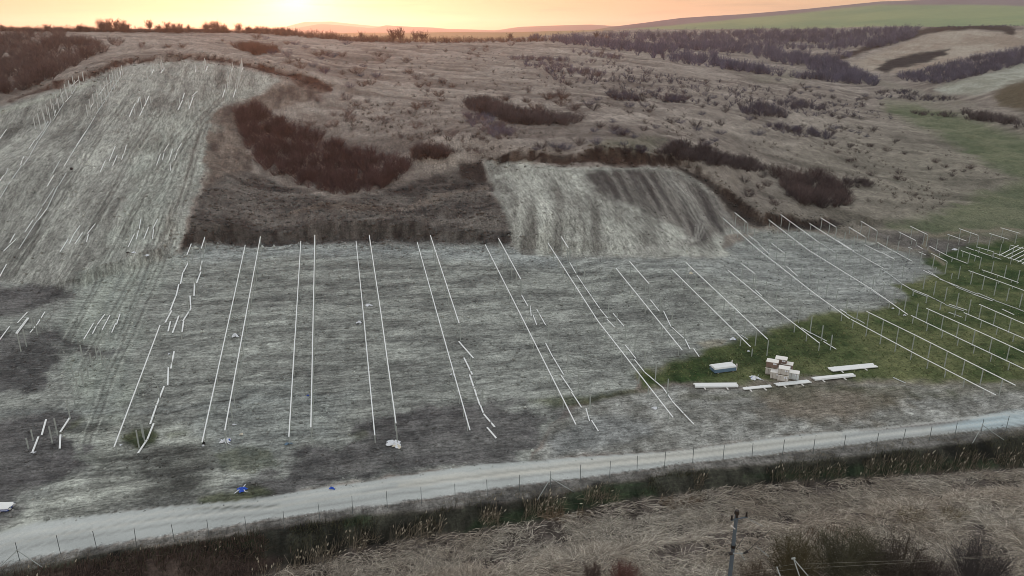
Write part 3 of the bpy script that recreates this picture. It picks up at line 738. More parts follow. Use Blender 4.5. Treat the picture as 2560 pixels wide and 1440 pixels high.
us = np.linspace(300, 3200, 220)
vt = np.interp(us, [300, 700, 900, 1250, 1480, 1520, 1700, 1850, 2000, 2190, 2560, 3200], [90, 84, 82, 80, 76, 69, 45, 36, 23, 4, -8, -20])
def farcol(x, y, z):
    u, v = project(x, y, z)
    n = fbm(x, y, 160, 4, 31)
    green = mix(S(112, 134, 102), S(132, 146, 108), u01(n))
    viol = mix(S(108, 96, 104), S(120, 110, 116), u01(n))
    olive = mix(S(118, 112, 82), S(126, 122, 92), u01(n))
    top = np.interp(u, [1500, 1700, 2000, 2200, 2400, 2560, 3200], [76, 62, 33, 12, 12, 16, 18])
    k = sstep(-3, 3, v - top + n * 2) * sstep(1450, 1600, u)
    c = viol * (1 - k[..., None]) + green * k[..., None]
    ko = 1 - sstep(1480, 1560, u)
    return c * (1 - ko[..., None]) + olive * ko[..., None]
far_sheet("far_hill", us, vt, 900, 2300, 8, 90, farcol, 1.6)
us = np.linspace(-400, 3000, 240)
vt = np.interp(us, [-400, 100, 150, 180, 300, 700, 740, 800, 850, 930, 965, 1080, 1120, 1240, 1300, 1480, 1540, 2000, 3000], [78, 74, 66, 74, 80, 76, 70, 60, 63, 71, 63, 69, 73, 75, 66, 62, 66, 70, 70])
far_sheet("mountain_range", us, vt, 3400, 5000, 0, 14, lambda x, y, z: mix(S(92, 84, 96), S(104, 94, 104), u01(fbm(x, y, 500, 3, 3))), 1.3)
us = np.linspace(500, 1150, 90)
vt = np.interp(us, [500, 700, 760, 830, 900, 1150], [84, 70, 55, 54, 62, 84])
far_sheet("distant_ridge", us, vt, 5800, 7200, 0, 10, lambda x, y, z: mix(S(92, 84, 96), S(104, 94, 104), u01(fbm(x, y, 900, 3, 9))), 1.3)

# ---------------------------------------------------------------- plants
M_TWIG = bpy.data.materials.new("twigs_and_stalks"); M_TWIG.use_nodes = True
_t = M_TWIG.node_tree
_a = _t.nodes.new("ShaderNodeAttribute"); _a.attribute_name = "albedo"
_n = _t.nodes.new("ShaderNodeTexNoise"); _n.inputs["Scale"].default_value = 2.0
_m = _t.nodes.new("ShaderNodeMapRange"); _m.inputs["To Min"].default_value = .7; _m.inputs["To Max"].default_value = 1.3
_s = _t.nodes.new("ShaderNodeVectorMath"); _s.operation = 'SCALE'
_g = _t.nodes.new("ShaderNodeNewGeometry")
_t.links.new(_g.outputs["Position"], _n.inputs["Vector"]); _t.links.new(_n.outputs["Fac"], _m.inputs["Value"])
_t.links.new(_a.outputs["Color"], _s.inputs[0]); _t.links.new(_m.outputs[0], _s.inputs["Scale"])
_t.links.new(_s.outputs[0], _t.nodes["Principled BSDF"].inputs["Base Color"])
_t.nodes["Principled BSDF"].inputs["Roughness"].default_value = .9
_t.nodes["Principled BSDF"].inputs["Specular IOR Level"].default_value = .1

def ribbons(P0, P1, P2, w0, w1, w2, col, rng=RNG):
    """thin bent blades: three cross-sections each; returns verts, quads, colours"""
    n = len(P0)
    d = P2 - P0
    d /= np.linalg.norm(d, axis=1, keepdims=True) + 1e-9
    rv = rng.normal(size=(n, 3))
    sd_ = np.cross(d, rv); sd_ /= np.linalg.norm(sd_, axis=1, keepdims=True) + 1e-9
    w0 = np.broadcast_to(w0, n)[:, None] / 2; w1 = np.broadcast_to(w1, n)[:, None] / 2; w2 = np.broadcast_to(w2, n)[:, None] / 2
    V = np.stack([P0 - sd_ * w0, P0 + sd_ * w0, P1 - sd_ * w1, P1 + sd_ * w1, P2 - sd_ * w2, P2 + sd_ * w2], 1).reshape(-1, 3)
    b = np.arange(n)[:, None] * 6
    Q = np.concatenate([b + np.array([[0, 1, 3, 2]]), b + np.array([[2, 3, 5, 4]])], 0)
    C = np.repeat(col, 6, axis=0)
    return V, Q, C

def blades(P0, P2, w0, w2, col, rng):
    """straight thin blades, one quad each"""
    n = len(P0); d = P2 - P0; d /= np.linalg.norm(d, axis=1, keepdims=True) + 1e-9
    sd_ = np.cross(d, rng.normal(size=(n, 3))); sd_ /= np.linalg.norm(sd_, axis=1, keepdims=True) + 1e-9
    a = np.broadcast_to(w0, n)[:, None] / 2; b = np.broadcast_to(w2, n)[:, None] / 2
    V = np.stack([P0 - sd_ * a, P0 + sd_ * a, P2 + sd_ * b, P2 - sd_ * b], 1).reshape(-1, 3)
    return V, np.arange(n * 4).reshape(n, 4), np.repeat(col, 4, axis=0)

def bush_arrays(nstem, ntwig, spread, wid, rng, droop=.0, simple=False):
    """bare many-stemmed shrub of unit height"""
    P0 = []; P1 = []; P2 = []; W = []
    for i in range(nstem):
        a = rng.uniform(0, 2 * math.pi); lean = spread * math.sqrt(rng.uniform(0, 1))
        h = rng.uniform(.55, 1.0) * (1 - .35 * (lean / max(spread, 1e-6)) ** 2)
        tip = np.array([math.cos(a) * lean, math.sin(a) * lean, h])
        b = np.array([math.cos(a), math.sin(a), 0]) * rng.uniform(0, .25) * spread
        mid = b + (tip - b) * .55 + np.array([math.cos(a), math.sin(a), 0]) * lean * .08
        P0.append(b); P1.append(mid); P2.append(tip); W.append(1.0)
        for k in range(ntwig):
            f = rng.uniform(.2, .95)
            s0 = b + (mid - b) * min(1, f / .55) if f < .55 else mid + (tip - mid) * (f - .55) / .45
            dr = rng.normal(size=3); dr[2] = abs(dr[2]) * .9 + .25 - droop
            dr /= np.linalg.norm(dr)
            ln = rng.uniform(.12, .34)
            e = s0 + dr * ln
            P0.append(s0); P1.append((s0 + e) / 2 + rng.normal(size=3) * .02); P2.append(e); W.append(.6)
    P0 = np.array(P0); P1 = np.array(P1); P2 = np.array(P2); W = np.array(W) * wid
    if simple: return blades(P0, P2, W, W * .5, np.ones((len(P0), 3)), rng)
    return ribbons(P0, P1, P2, W, W * .8, W * .45, np.ones((len(P0), 3)), rng)

def tmpl(n, nstem, ntwig, spread, wid, seed, simple=True):
    return [bush_arrays(nstem, ntwig, spread, wid, np.random.default_rng(seed + i), 0, simple) for i in range(n)]
T_NEAR = tmpl(5, 90, 30, .62, .0085, 100, False)
T_MID = tmpl(6, 22, 8, .62, .019, 200)
T_FAR = tmpl(6, 15, 4, .62, .036, 300)
T_TINY = tmpl(6, 11, 2, .75, .06, 400)

def poly_pts(poly, n, rng=RNG):
    P = np.array(poly, float)
    lo, hi = P.min(0), P.max(0)
    outp = []
    while len(outp) < n:
        q = rng.uniform(lo, hi, size=(n * 2, 2))
        ins = np.zeros(len(q), bool)
        for i in range(len(P)):
            ax, ay = P[i]; bx, by = P[(i + 1) % len(P)]
            if ay != by:
                c = (ay > q[:, 1]) != (by > q[:, 1])
                ins ^= c & (q[:, 0] < (bx - ax) * (q[:, 1] - ay) / (by - ay) + ax)
        outp += list(q[ins])
    return outp[:n]

def bush_mass(name, pts, T, h0, h1, cols, label=None, sink=.1, wide=1.0, cat=None):
    """one mass of many bushes that reads as a whole; pts = ground points in world"""
    Vs = []; Qs = []; Cs = []; off = 0
    cols = [np.asarray(c) for c in cols]
    for p in pts:
        V, Q, C = T[RNG.integers(len(T))]
        h = RNG.uniform(h0, h1); a = RNG.uniform(0, 6.283); w = h * RNG.uniform(.85, 1.25) * wide
        ca, sa = math.cos(a) * w, math.sin(a) * w
        X = np.empty_like(V)
        X[:, 0] = V[:, 0] * ca - V[:, 1] * sa + p[0]; X[:, 1] = V[:, 0] * sa + V[:, 1] * ca + p[1]; X[:, 2] = V[:, 2] * h + p[2] - sink
        k = RNG.uniform(0, 1); c = cols[0] * (1 - k) + cols[1] * k
        c = c * RNG.uniform(.8, 1.2)
        Vs.append(X); Qs.append(Q + off); Cs.append(np.broadcast_to(c, V.shape)); off += len(V)
    o = mesh_np(name, np.concatenate(Vs), np.concatenate(Qs), np.concatenate(Cs), M_TWIG)
    return tag(o, label, cat, kind="stuff")

BR1, BR2 = S(70, 56, 57), S(106, 90, 88)             # brown bare twigs
PU1, PU2 = S(76, 74, 92), S(106, 102, 122)            # violet-grey bare twigs
DK1, DK2 = S(64, 56, 59), S(96, 87, 89)
GP = lambda poly, n: [G(u, v) for u, v in poly_pts(poly, n)]

THICKETS = [
    ("dense brown thicket filling the hollow beyond the left end of the pale hill", [(-40, 100), (60, 84), (130, 80), (230, 112), (325, 106), (230, 142), (150, 192), (60, 226), (-40, 245)], 420, 2.6, 4.6, BR1, BR2, T_MID),
    ("large oval of dark reddish scrub in the gully between the hill and the dome", [(580, 285), (640, 268), (700, 306), (780, 336), (850, 366), (960, 396), (1030, 412), (1010, 440), (940, 478), (850, 488), (760, 468), (680, 440), (630, 402), (610, 345)], 420, 2.2, 3.6, S(64, 48, 50), S(96, 75, 75), T_MID),
    ("small reddish thicket on the crest just right of the pale hill", [(575, 118), (640, 120), (700, 132), (640, 140)], 60, 2.5, 4.0, S(82, 56, 50), S(104, 76, 68), T_MID),
    ("elongated dark thicket on the slope above the pale dome", [(1165, 262), (1215, 255), (1265, 275), (1350, 298), (1450, 303), (1440, 313), (1350, 315), (1280, 309), (1220, 292), (1175, 282)], 170, 2.2, 3.8, DK1, DK2, T_MID),
    ("sparse grey scrub below the elongated thicket", [(1155, 285), (1200, 290), (1290, 330), (1270, 345), (1180, 340)], 40, 1.6, 2.6, BR2, PU2, T_MID),
    ("rounded brown thicket between the gully scrub and the dome", [(1030, 380), (1110, 382), (1122, 398), (1040, 402)], 45, 2.4, 3.4, BR1, BR2, T_MID),
    ("dark hedge of scrub running right from the top of the dome", [(1645, 384), (1720, 366), (1760, 372), (1790, 396), (1870, 408), (1930, 426), (1900, 434), (1780, 416), (1660, 394)], 130, 2.2, 3.4, DK1, DK2, T_MID),
    ("tall dark thicket at the lower right of the dome", [(1920, 428), (2060, 440), (2110, 474), (2130, 516), (2060, 522), (2000, 516), (1955, 470)], 150, 2.4, 3.8, DK1, BR2, T_MID),
    ("low dark scrub patch right of the tall thicket", [(2110, 452), (2180, 458), (2190, 472), (2120, 470)], 28, 1.6, 2.4, DK1, DK2, T_MID),
    ("narrow scrub strip on the middle slope nearest the valley", [(1845, 268), (1905, 264), (1960, 284), (1965, 298), (1855, 286)], 70, 2.2, 3.4, DK2, PU1, T_FAR),
    ("short scrub strip above the narrow one on the middle slope", [(1940, 252), (2060, 264), (2060, 278), (1950, 270)], 60, 2.0, 3.0, DK2, PU1, T_FAR),
    ("scrub strip at the upper middle of the hillside", [(1520, 236), (1590, 246), (1600, 254), (1530, 250)], 36, 2.0, 3.2, DK2, PU1, T_FAR),
    ("small scrub clump right of the upper middle strip", [(1655, 246), (1712, 250), (1712, 258), (1660, 258)], 26, 2.0, 3.0, DK2, PU1, T_FAR),
    ("long faint scrub band below the strips of the middle slope", [(1890, 306), (2080, 336), (2075, 350), (1990, 342), (1900, 320)], 70, 1.4, 2.6, DK2, PU1, T_FAR),
    ("dark thicket on the right edge beside the valley floor", [(2405, 280), (2470, 286), (2620, 330), (2620, 350), (2480, 306), (2412, 300)], 110, 2.4, 4.0, DK1, DK2, T_FAR),
    ("thin line of scrub along the near side of the valley floor", [(2280, 282), (2390, 285), (2395, 294), (2290, 290)], 30, 1.6, 2.6, DK1, DK2, T_FAR),
    ("dark scrub where the valley floor meets the wood", [(2170, 232), (2260, 226), (2330, 242), (2410, 250), (2330, 256), (2220, 246)], 90, 1.6, 3.2, DK1, PU1, T_FAR),
    ("strip of violet wood between the two pale hills", [(2232, 196), (2338, 172), (2468, 142), (2570, 118), (2640, 105), (2640, 148), (2560, 160), (2468, 184), (2350, 210), (2290, 208)], 460, 3.5, 6.0, S(76, 72, 86), PU2, T_FAR),
    ("scrub belt scattered over the upper middle hillside", [(1290, 165), (1380, 158), (1520, 185), (1500, 196), (1380, 178)], 70, 1.6, 3.0, BR2, PU2, T_FAR),
    ("faint row of scrub below the far pasture", [(1275, 143), (1420, 150), (1420, 156), (1280, 150)], 50, 1.6, 2.8, BR2, PU2, T_FAR),
    ("second scrub row on the far pasture", [(1430, 128), (1560, 140), (1560, 150), (1440, 140)], 40, 2.0, 3.2, BR2, PU2, T_FAR),
]
for lb, pl, n, h0, h1, c1, c2, T in THICKETS:
    bush_mass("thicket", GP(pl, n), T, h0, h1, (c1, c2), lb, cat="thicket")

wood = GP([(1480, 118), (1290, 100), (1500, 90), (1700, 86), (1900, 80), (2100, 78), (2300, 72), (2280, 96), (2170, 132), (2090, 152), (2120, 172), (2200, 208), (2190, 216), (2080, 206), (1900, 186), (1700, 160), (1560, 132)], 2900)
wa = np.array(wood); wood = [p for p, n_, v_ in zip(wood, fbm(wa[:, 0], wa[:, 1], 60, 3, 881), project(wa[:, 0], wa[:, 1], wa[:, 2])[1]) if n_ + RNG.normal() * .12 > (-.34 if v_ > 95 else -.7)]
bush_mass("valley_wood", wood, T_FAR, 4.5, 7.5, (PU1, PU2), "broad violet wood of bare trees filling the far valley", .1, .9, cat="wood")
wood2 = GP([(2280, 72), (2420, 62), (2640, 50), (2640, 66), (2420, 70)], 220)
bush_mass("valley_wood", wood2, T_FAR, 1.2, 2.2, (PU1, PU2), "band of bare trees behind the far right pale hill", .1, .9, cat="wood")
# hedge along the far ridge
hedge = []
for u in np.linspace(620, 1520, 330):
    vv = np.interp(u, [620, 740, 900, 1100, 1300, 1520], [81, 88, 102, 104, 102, 97])
    hedge.append(G(u + RNG.uniform(-3, 3), vv + RNG.uniform(-1, 4)))
bush_mass("ridge_hedge", hedge, T_FAR, 2.0, 5.0, (S(84, 62, 56), S(104, 84, 78)), "ragged hedge of bare bushes along the far ridge", .2, cat="hedge")
hedge = []
for u in np.linspace(-60, 760, 330):
    hedge.append(G(u + RNG.uniform(-3, 3), np.interp(u, [-60, 230, 640, 760], [76, 78, 81, 88]) + RNG.uniform(-1, 3)))
for u0, u1, n_, hh in ((246, 322, 46, 4.6), (398, 480, 20, 3.2), (510, 570, 40, 4.8), (590, 640, 16, 3.4), (655, 735, 40, 3.6), (-60, 60, 30, 3.0), (170, 225, 20, 3.0)):
    for u in RNG.uniform(u0, u1, n_):
        p_ = G(u, np.interp(u, [-60, 230, 640, 760], [77, 79, 82, 89])); hedge.append(np.array([p_[0], p_[1], p_[2] + hh * RNG.uniform(0, .35)]))
bush_mass("ridge_hedge", hedge, T_MID, 1.2, 3.4, (S(70, 54, 50), S(88, 68, 62)), "low hedge of bare bushes on the left skyline", .2, cat="hedge")

# small scrub dots and tussocks spread over the hillside
sc = []
for q in poly_pts([(640, 120), (900, 110), (1300, 130), (1700, 180), (2100, 230), (2300, 300), (2500, 440), (2300, 540), (2000, 520), (1700, 380), (1200, 380), (1050, 360), (860, 320), (820, 200)], 2600):
    sc.append(G(*q))
sa = np.array(sc); sc = [p for p, n_ in zip(sc, fbm(sa[:, 0], sa[:, 1], 22, 3, 887)) if n_ + RNG.normal() * .15 > .08]
bush_mass("hillside_scrub", sc, T_TINY, .35, 1.2, (S(78, 70, 68), S(112, 102, 96)), "tiny dark bushes dotted over the dry hillside", .05, cat="scrub")
sc = [G(*q) for q in poly_pts([(1290, 150), (1500, 150), (1750, 200), (2150, 250), (2250, 300), (1900, 290), (1600, 240), (1350, 200)], 420)]
bush_mass("hillside_scrub", sc, T_TINY, 1.0, 2.4, (DK2, PU1), "patchy grey bushes on the upper right hillside", .05, cat="scrub")
sc = [G(*q) for q in poly_pts([(500, 440), (640, 440), (800, 500), (1000, 500), (1200, 450), (1250, 560), (800, 560), (480, 560)], 260)]
bush_mass("slope_weeds", sc, T_TINY, .2, .6, (DK1, DK2), "dark clods and dead weeds on the earth slope behind the field", .05, cat="weeds")

# single shrubs one can point at
def obj_from(name, arrs, mat, col=None):
    V, Q, C = arrs
    return mesh_np(name, V, Q, C if col is None else np.broadcast_to(col, C.shape), mat)
T_SHRUB = tmpl(6, 30, 14, .72, .014, 800)
SHRUB_ME = []
for k, c in enumerate([BR1, BR2, DK2, S(82, 60, 54), PU1, DK1]):
    o = obj_from("shrub", T_SHRUB[k], M_TWIG, c)
    SHRUB_ME.append(o.data); bpy.data.objects.remove(o)
ORD = ["first", "second", "third", "fourth", "fifth", "sixth", "seventh", "eighth", "ninth", "tenth", "eleventh", "twelfth", "thirteenth", "fourteenth", "fifteenth", "sixteenth", "seventeenth", "eighteenth", "nineteenth", "twentieth",
       "twenty-first", "twenty-second", "twenty-third", "twenty-fourth", "twenty-fifth", "twenty-sixth", "twenty-seventh", "twenty-eighth", "twenty-ninth", "thirtieth"]
SZ = lambda h: "tall" if h > 2.6 else ("mid-sized" if h > 1.8 else "low")
SHRUB_ZONES = [
    ("on the grassy crest behind the pale hill", [(260, 92), (560, 92), (580, 108), (420, 140), (260, 140)], 7, 1.2, 2.6, 2),
    ("on the ridge under the sun", [(600, 95), (860, 105), (900, 150), (720, 160), (640, 112)], 16, 1.6, 3.4, 3),
    ("on the slope above the brown cut", [(720, 165), (900, 160), (980, 215), (850, 235), (830, 200)], 12, 1.6, 3.2, 3),
    ("on the far pasture below the ridge hedge", [(900, 120), (1280, 115), (1280, 150), (900, 160)], 14, 1.6, 3.2, 0),
    ("above the gully scrub", [(720, 265), (900, 225), (1040, 260), (1040, 350), (880, 350), (760, 310)], 17, 1.2, 2.4, 1),
    ("on the hillside left of the elongated thicket", [(960, 170), (1150, 200), (1150, 300), (1050, 330), (1000, 250)], 16, 1.4, 2.8, 2),
    ("around the elongated thicket", [(1160, 210), (1420, 230), (1450, 285), (1300, 280), (1180, 240)], 14, 1.4, 3.0, 2),
    ("just above the dome's dark rim", [(1290, 345), (1620, 350), (1640, 385), (1400, 388), (1300, 380)], 13, 1.2, 2.8, 4),
    ("between the rounded thicket and the dome", [(1050, 330), (1260, 345), (1260, 385), (1130, 400)], 8, 1.2, 2.4, 0),
    ("on the middle slope above the hedge of scrub", [(1450, 300), (1800, 310), (1850, 370), (1640, 360), (1480, 330)], 20, 1.3, 2.8, 4),
    ("on the upper middle slope", [(1400, 195), (1800, 215), (1830, 290), (1480, 285)], 24, 1.3, 2.8, 4),
    ("beside the scrub strips of the middle slope", [(1860, 290), (2140, 290), (2200, 340), (2000, 370), (1880, 340)], 22, 1.2, 2.6, 4),
    ("on the lower right slope above the valley grass", [(2000, 370), (2260, 350), (2480, 440), (2260, 500), (2140, 440)], 24, 1.0, 2.2, 5),
    ("beside the tall thicket", [(1820, 440), (1920, 440), (1980, 500), (1930, 520), (1850, 490)], 9, 1.0, 2.4, 5),
    ("on the near edge of the valley wood", [(1900, 195), (2140, 225), (2250, 260), (2160, 270), (1900, 215)], 18, 1.6, 3.0, 4),
]
rs = np.random.default_rng(99)
for zi, (zone, pl, n, h0, h1, mi) in enumerate(SHRUB_ZONES):
    pts = sorted(poly_pts(pl, n, rs), key=lambda q: q[0])
    for k, q in enumerate(pts):
        p = G(*q); h = rs.uniform(h0, h1)
        o = bpy.data.objects.new("shrub", SHRUB_ME[(mi + k % 2) % 6]); COL.objects.link(o)
        o.location = (p[0], p[1], p[2] - .08); o.rotation_euler = (0, 0, rs.uniform(0, 6.28)); w = h * rs.uniform(1.0, 1.6)
        o.scale = (w, w, h)
        tag(o, f"{SZ(h)} shrub {zone}, {ORD[k]} from left", "shrub", "bare shrubs scattered over the hillside")

# bare trees on the skyline, each a trunk and a crown
def tree_parts(seed):
    rng = np.random.default_rng(seed)
    P0 = []; P1 = []; P2 = []; W = []
    for i in range(34):
        a = rng.uniform(0, 6.283); s0 = np.array([0, 0, rng.uniform(.05, .4)])
        e = np.array([math.cos(a) * rng.uniform(.1, .5), math.sin(a) * rng.uniform(.1, .5), rng.uniform(.35, 1.0)])
        m = (s0 + e) / 2 + np.array([math.cos(a), math.sin(a), 0]) * .05
        P0.append(s0); P1.append(m); P2.append(e); W.append(.03)
        for k in range(9):
            f = rng.uniform(.3, 1); b = s0 + (e - s0) * f
            d = rng.normal(size=3) * .1; d[2] = abs(d[2]) + .03
            P0.append(b); P1.append(b + d * .5); P2.append(b + d); W.append(.02)
    W = np.array(W)
    crown = ribbons(np.array(P0), np.array(P1), np.array(P2), W, W * .8, W * .5, np.tile(S(70, 50, 46), (len(P0), 1)), rng)
    n = 7; V = []; Q = []
    for j, (z, r) in enumerate([(0, .035), (.3, .026), (.75, .010)]):
        for i in range(n):
            V.append([math.cos(i * 6.283 / n) * r + .02 * z, math.sin(i * 6.283 / n) * r, z])
    for j in range(2):
        for i in range(n):
            Q.append([j * n + i, j * n + (i + 1) % n, (j + 1) * n + (i + 1) % n, (j + 1) * n + i])
    return crown, (np.array(V), np.array(Q), np.tile(S(56, 44, 40), (len(V), 1)))
TREE_ME = []
for k in range(5):
    c, t = tree_parts(700 + k)
    oc = obj_from("crown", c, M_TWIG); ot = obj_from("trunk", t, M_TWIG)
    TREE_ME.append((oc.data, ot.data)); bpy.data.objects.remove(oc); bpy.data.objects.remove(ot)
def tree(p, h, w, k, label, group):
    e = bpy.data.objects.new("bare_tree", None); COL.objects.link(e)
    e.location = (p[0], p[1], p[2] - .1); e.scale = (w, w, h); e.rotation_euler = (0, 0, RNG.uniform(0, 6.28)); e.empty_display_size = .3
    for nm, me in zip(("crown", "trunk"), TREE_ME[k % 5]):
        o = bpy.data.objects.new(nm, me); COL.objects.link(o); o.parent = e
    tag(e, label, "tree", group)
TR = [(255, 76, 5.2), (272, 76, 5.8), (290, 76, 5.4), (308, 76, 5.0), (320, 76, 3.6), (375, 76, 5.0), (398, 76, 3.0), (418, 77, 4.4), (436, 77, 3.6), (452, 77, 4.2), (472, 77, 3.4), (518, 78, 4.6), (532, 78, 5.6), (545, 78, 5.2), (560, 78, 4.2), (598, 80, 4.8), (622, 80, 3.6), (645, 82, 3.8), (668, 83, 3.6), (692, 85, 3.8), (706, 86, 4.2), (724, 87, 3.6),
      (60, 78, 2.6), (120, 78, 3.4), (200, 79, 3.2), (985, 104, 7.0), (1000, 105, 8.0), (1040, 104, 6.6), (1056, 104, 7.0), (905, 102, 5.0), (1275, 99, 5.5), (1490, 96, 6.0), (1345, 101, 4.5)]
TR.sort()
for k, (u, v, h) in enumerate(TR):
    p = G(u, v)
    tree(p, h, h * RNG.uniform(.9, 1.35), k, f"bare {'tall' if h > 5 else 'small'} tree against the sunset sky on the ridge, {ORD[k] if k < 30 else ['thirty-first', 'thirty-second', 'thirty-third'][k - 30]} from the left edge", "bare trees along the skyline ridge")

# ---------------------------------------------------------------- foreground: fallen reeds, standing reeds, ditch weeds
def hz_arr(x, y):
    az = np.arctan2(x, y); r = np.hypot(x, y)
    j = np.clip(np.interp(az, AZ, np.arange(NA)), 0, NA - 1.001); i = np.clip(np.interp(r, RR, np.arange(NR)), 0, NR - 1.001)
    j0 = j.astype(int); i0 = i.astype(int); fj = j - j0; fi = i - i0
    Z = Rc.Z
    return (Z[i0, j0] * (1 - fj) + Z[i0, j0 + 1] * fj) * (1 - fi) + (Z[i0 + 1, j0] * (1 - fj) + Z[i0 + 1, j0 + 1] * fj) * fi
def world_poly_pts(poly_px, n):
    W = np.array([G(u, v)[:2] for u, v in poly_px])
    return np.array(poly_pts(W, n))
REED_PX = [(2620, 1155), (2560, 1172), (2300, 1190), (2000, 1205), (1700, 1240), (1500, 1266), (1300, 1314), (1000, 1354), (850, 1390), (700, 1430), (620, 1470), (620, 1600), (2760, 1600)]
n = 120000
q = world_poly_pts(REED_PX, n)
gap = fbm(q[:, 0], q[:, 1], 3.5, 4, 605) + RNG.normal(size=n) * .25
q = q[gap > np.quantile(gap, .25)]; n = len(q)
z = hz_arr(q[:, 0], q[:, 1])
swirl = fbm(q[:, 0], q[:, 1], 4.0, 4, 611) * 2.2 + 0.35 + RNG.normal(size=n) * .85
tilt = np.clip(np.abs(RNG.normal(size=n)) * .16 + .10 * (fbm(q[:, 0], q[:, 1], 3.0, 2, 621) > .35), .02, .9)
ln = RNG.uniform(.5, 1.7, n)
lift = np.clip(fbm(q[:, 0], q[:, 1], 2.6, 3, 631) * .5 + .32, .02, 1.0) * RNG.uniform(.3, 1, n)
P0 = np.c_[q, z + lift * .55]
dx = np.c_[np.cos(swirl) * np.cos(tilt), np.sin(swirl) * np.cos(tilt), np.sin(tilt)]
P2 = P0 + dx * ln[:, None]; P2[:, 2] -= .12 * ln
P1 = P0 + dx * ln[:, None] * .5; P1[:, 2] += .10 * ln * RNG.uniform(.2, 1, n)
patch = u01(fbm(q[:, 0], q[:, 1], 5.0, 3, 641))
k = RNG.uniform(0, 1, n) ** 1.5
cl_ = (S(134, 125, 116)[None] * (1 - k[:, None]) + S(236, 226, 211)[None] * k[:, None])
cl_ = cl_ * (1 - .35 * patch[:, None]) + (.35 * patch[:, None]) * S(138, 118, 100)[None] * (0.6 + .8 * k[:, None])
V, Q, C = ribbons(P0, P1, P2, .036, .033, .018, cl_)
tag(mesh_np("fallen_reeds", V, Q, C, M_TWIG), "tangled mat of fallen dry reeds in the foreground", "reeds", kind="stuff")

def standing(poly_px, n, h0, h1, plume, c1, c2, wid=.035, lean=.25):
    q = world_poly_pts(poly_px, n)
    cf = fbm(q[:, 0], q[:, 1], 2.5, 3, 655)
    keep = cf > np.quantile(cf, .35); q = q[keep]; n = len(q)
    z = hz_arr(q[:, 0], q[:, 1])
    h = RNG.uniform(h0, h1, n); a = RNG.normal(size=n) * .8 + .4; l_ = np.abs(RNG.normal(size=n)) * lean
    P0 = np.c_[q, z - .05]
    P2 = P0 + np.c_[np.cos(a) * l_ * h, np.sin(a) * l_ * h, h * np.sqrt(np.clip(1 - l_ ** 2, .1, 1))]
    P1 = (P0 + P2) / 2; P1[:, 2] += .06 * h
    k = RNG.uniform(0, 1, (n, 1)); col = np.asarray(c1)[None] * (1 - k) + np.asarray(c2)[None] * k
    out = [ribbons(P0, P1, P2, wid, wid * .8, wid * .4, col)]
    if plume:
        m = RNG.uniform(0, 1, n) < plume
        T0 = P2[m] - [0, 0, .02]; d = (P2 - P1)[m]; d /= np.linalg.norm(d, axis=1, keepdims=True)
        T1 = T0 + d * .14; T2 = T0 + d * .34
        for _ in range(2):
            out.append(ribbons(T0, T1, T2, .03, .15, .03, np.tile(S(178, 168, 152), (m.sum(), 1)) * RNG.uniform(.6, 1.05, (m.sum(), 1))))
    V = []; Q = []; C = []; off = 0
    for v_, q_, c_ in out:
        V.append(v_); Q.append(q_ + off); C.append(c_); off += len(v_)
    return np.concatenate(V), np.concatenate(Q), np.concatenate(C)
BAND = [(820, 1372), (900, 1345), (1000, 1330), (1200, 1290), (1400, 1248), (1500, 1236), (1560, 1248), (1400, 1282), (1250, 1320), (1000, 1362), (850, 1400), (700, 1440), (620, 1450)]
V, Q, C = standing(BAND, 1700, .6, 1.8, .12, S(84, 76, 66), S(158, 145, 128), .03, .7)
tag(mesh_np("standing_reeds", V, Q, C, M_TWIG), "standing dry reeds with pale plumes along the ditch", "reeds", kind="stuff")
BAND = [(1660, 1205), (1800, 1190), (2100, 1165), (2400, 1140), (2600, 1120), (2620, 1160), (2400, 1190), (2050, 1215), (1800, 1240), (1660, 1262)]
V, Q, C = standing(BAND, 2400, .5, 1.3, .05, S(70, 64, 54), S(140, 128, 114), .035, .5)
tag(mesh_np("standing_reeds", V, Q, C, M_TWIG), "shorter standing reeds at the right part of the ditch", "reeds", kind="stuff")
V, Q, C = standing([(-60, 1448), (200, 1408), (420, 1368), (700, 1335), (740, 1400), (560, 1470), (400, 1560), (-60, 1560)], 14000, .2, .8, .004, S(58, 46, 45), S(108, 92, 84), .04, .7)
tag(mesh_np("ditch_scrub", V, Q, C, M_TWIG), "dark reddish scrub at the lower left below the fence", "scrub", kind="stuff")
V, Q, C = standing([(200, 1406), (700, 1318), (1000, 1286), (1300, 1252), (1500, 1222), (1700, 1184), (2000, 1156), (2300, 1124), (2600, 1086), (2620, 1140), (2300, 1176), (2000, 1198), (1700, 1232), (1500, 1258), (1300, 1300), (1000, 1340), (700, 1400), (300, 1450)], 9000, .2, .7, 0, S(28, 33, 25), S(84, 82, 66), .05, .6)
tag(mesh_np("ditch_weeds", V, Q, C, M_TWIG), "dark green and black weeds lining the drainage ditch", "weeds", kind="stuff")
V, Q, C = standing([(0, 1420), (400, 1352), (800, 1298), (1200, 1240), (1600, 1190), (2000, 1140), (2400, 1095), (2600, 1068), (2600, 1084), (2300, 1118), (2000, 1150), (1700, 1176), (1300, 1246), (1000, 1278), (700, 1312), (400, 1358), (0, 1440)], 5000, .12, .4, 0, S(84, 80, 70), S(140, 132, 118), .03, .6)
tag(mesh_np("verge_grass", V, Q, C, M_TWIG), "short dry grass on the strip under the fence", "grass", kind="stuff")
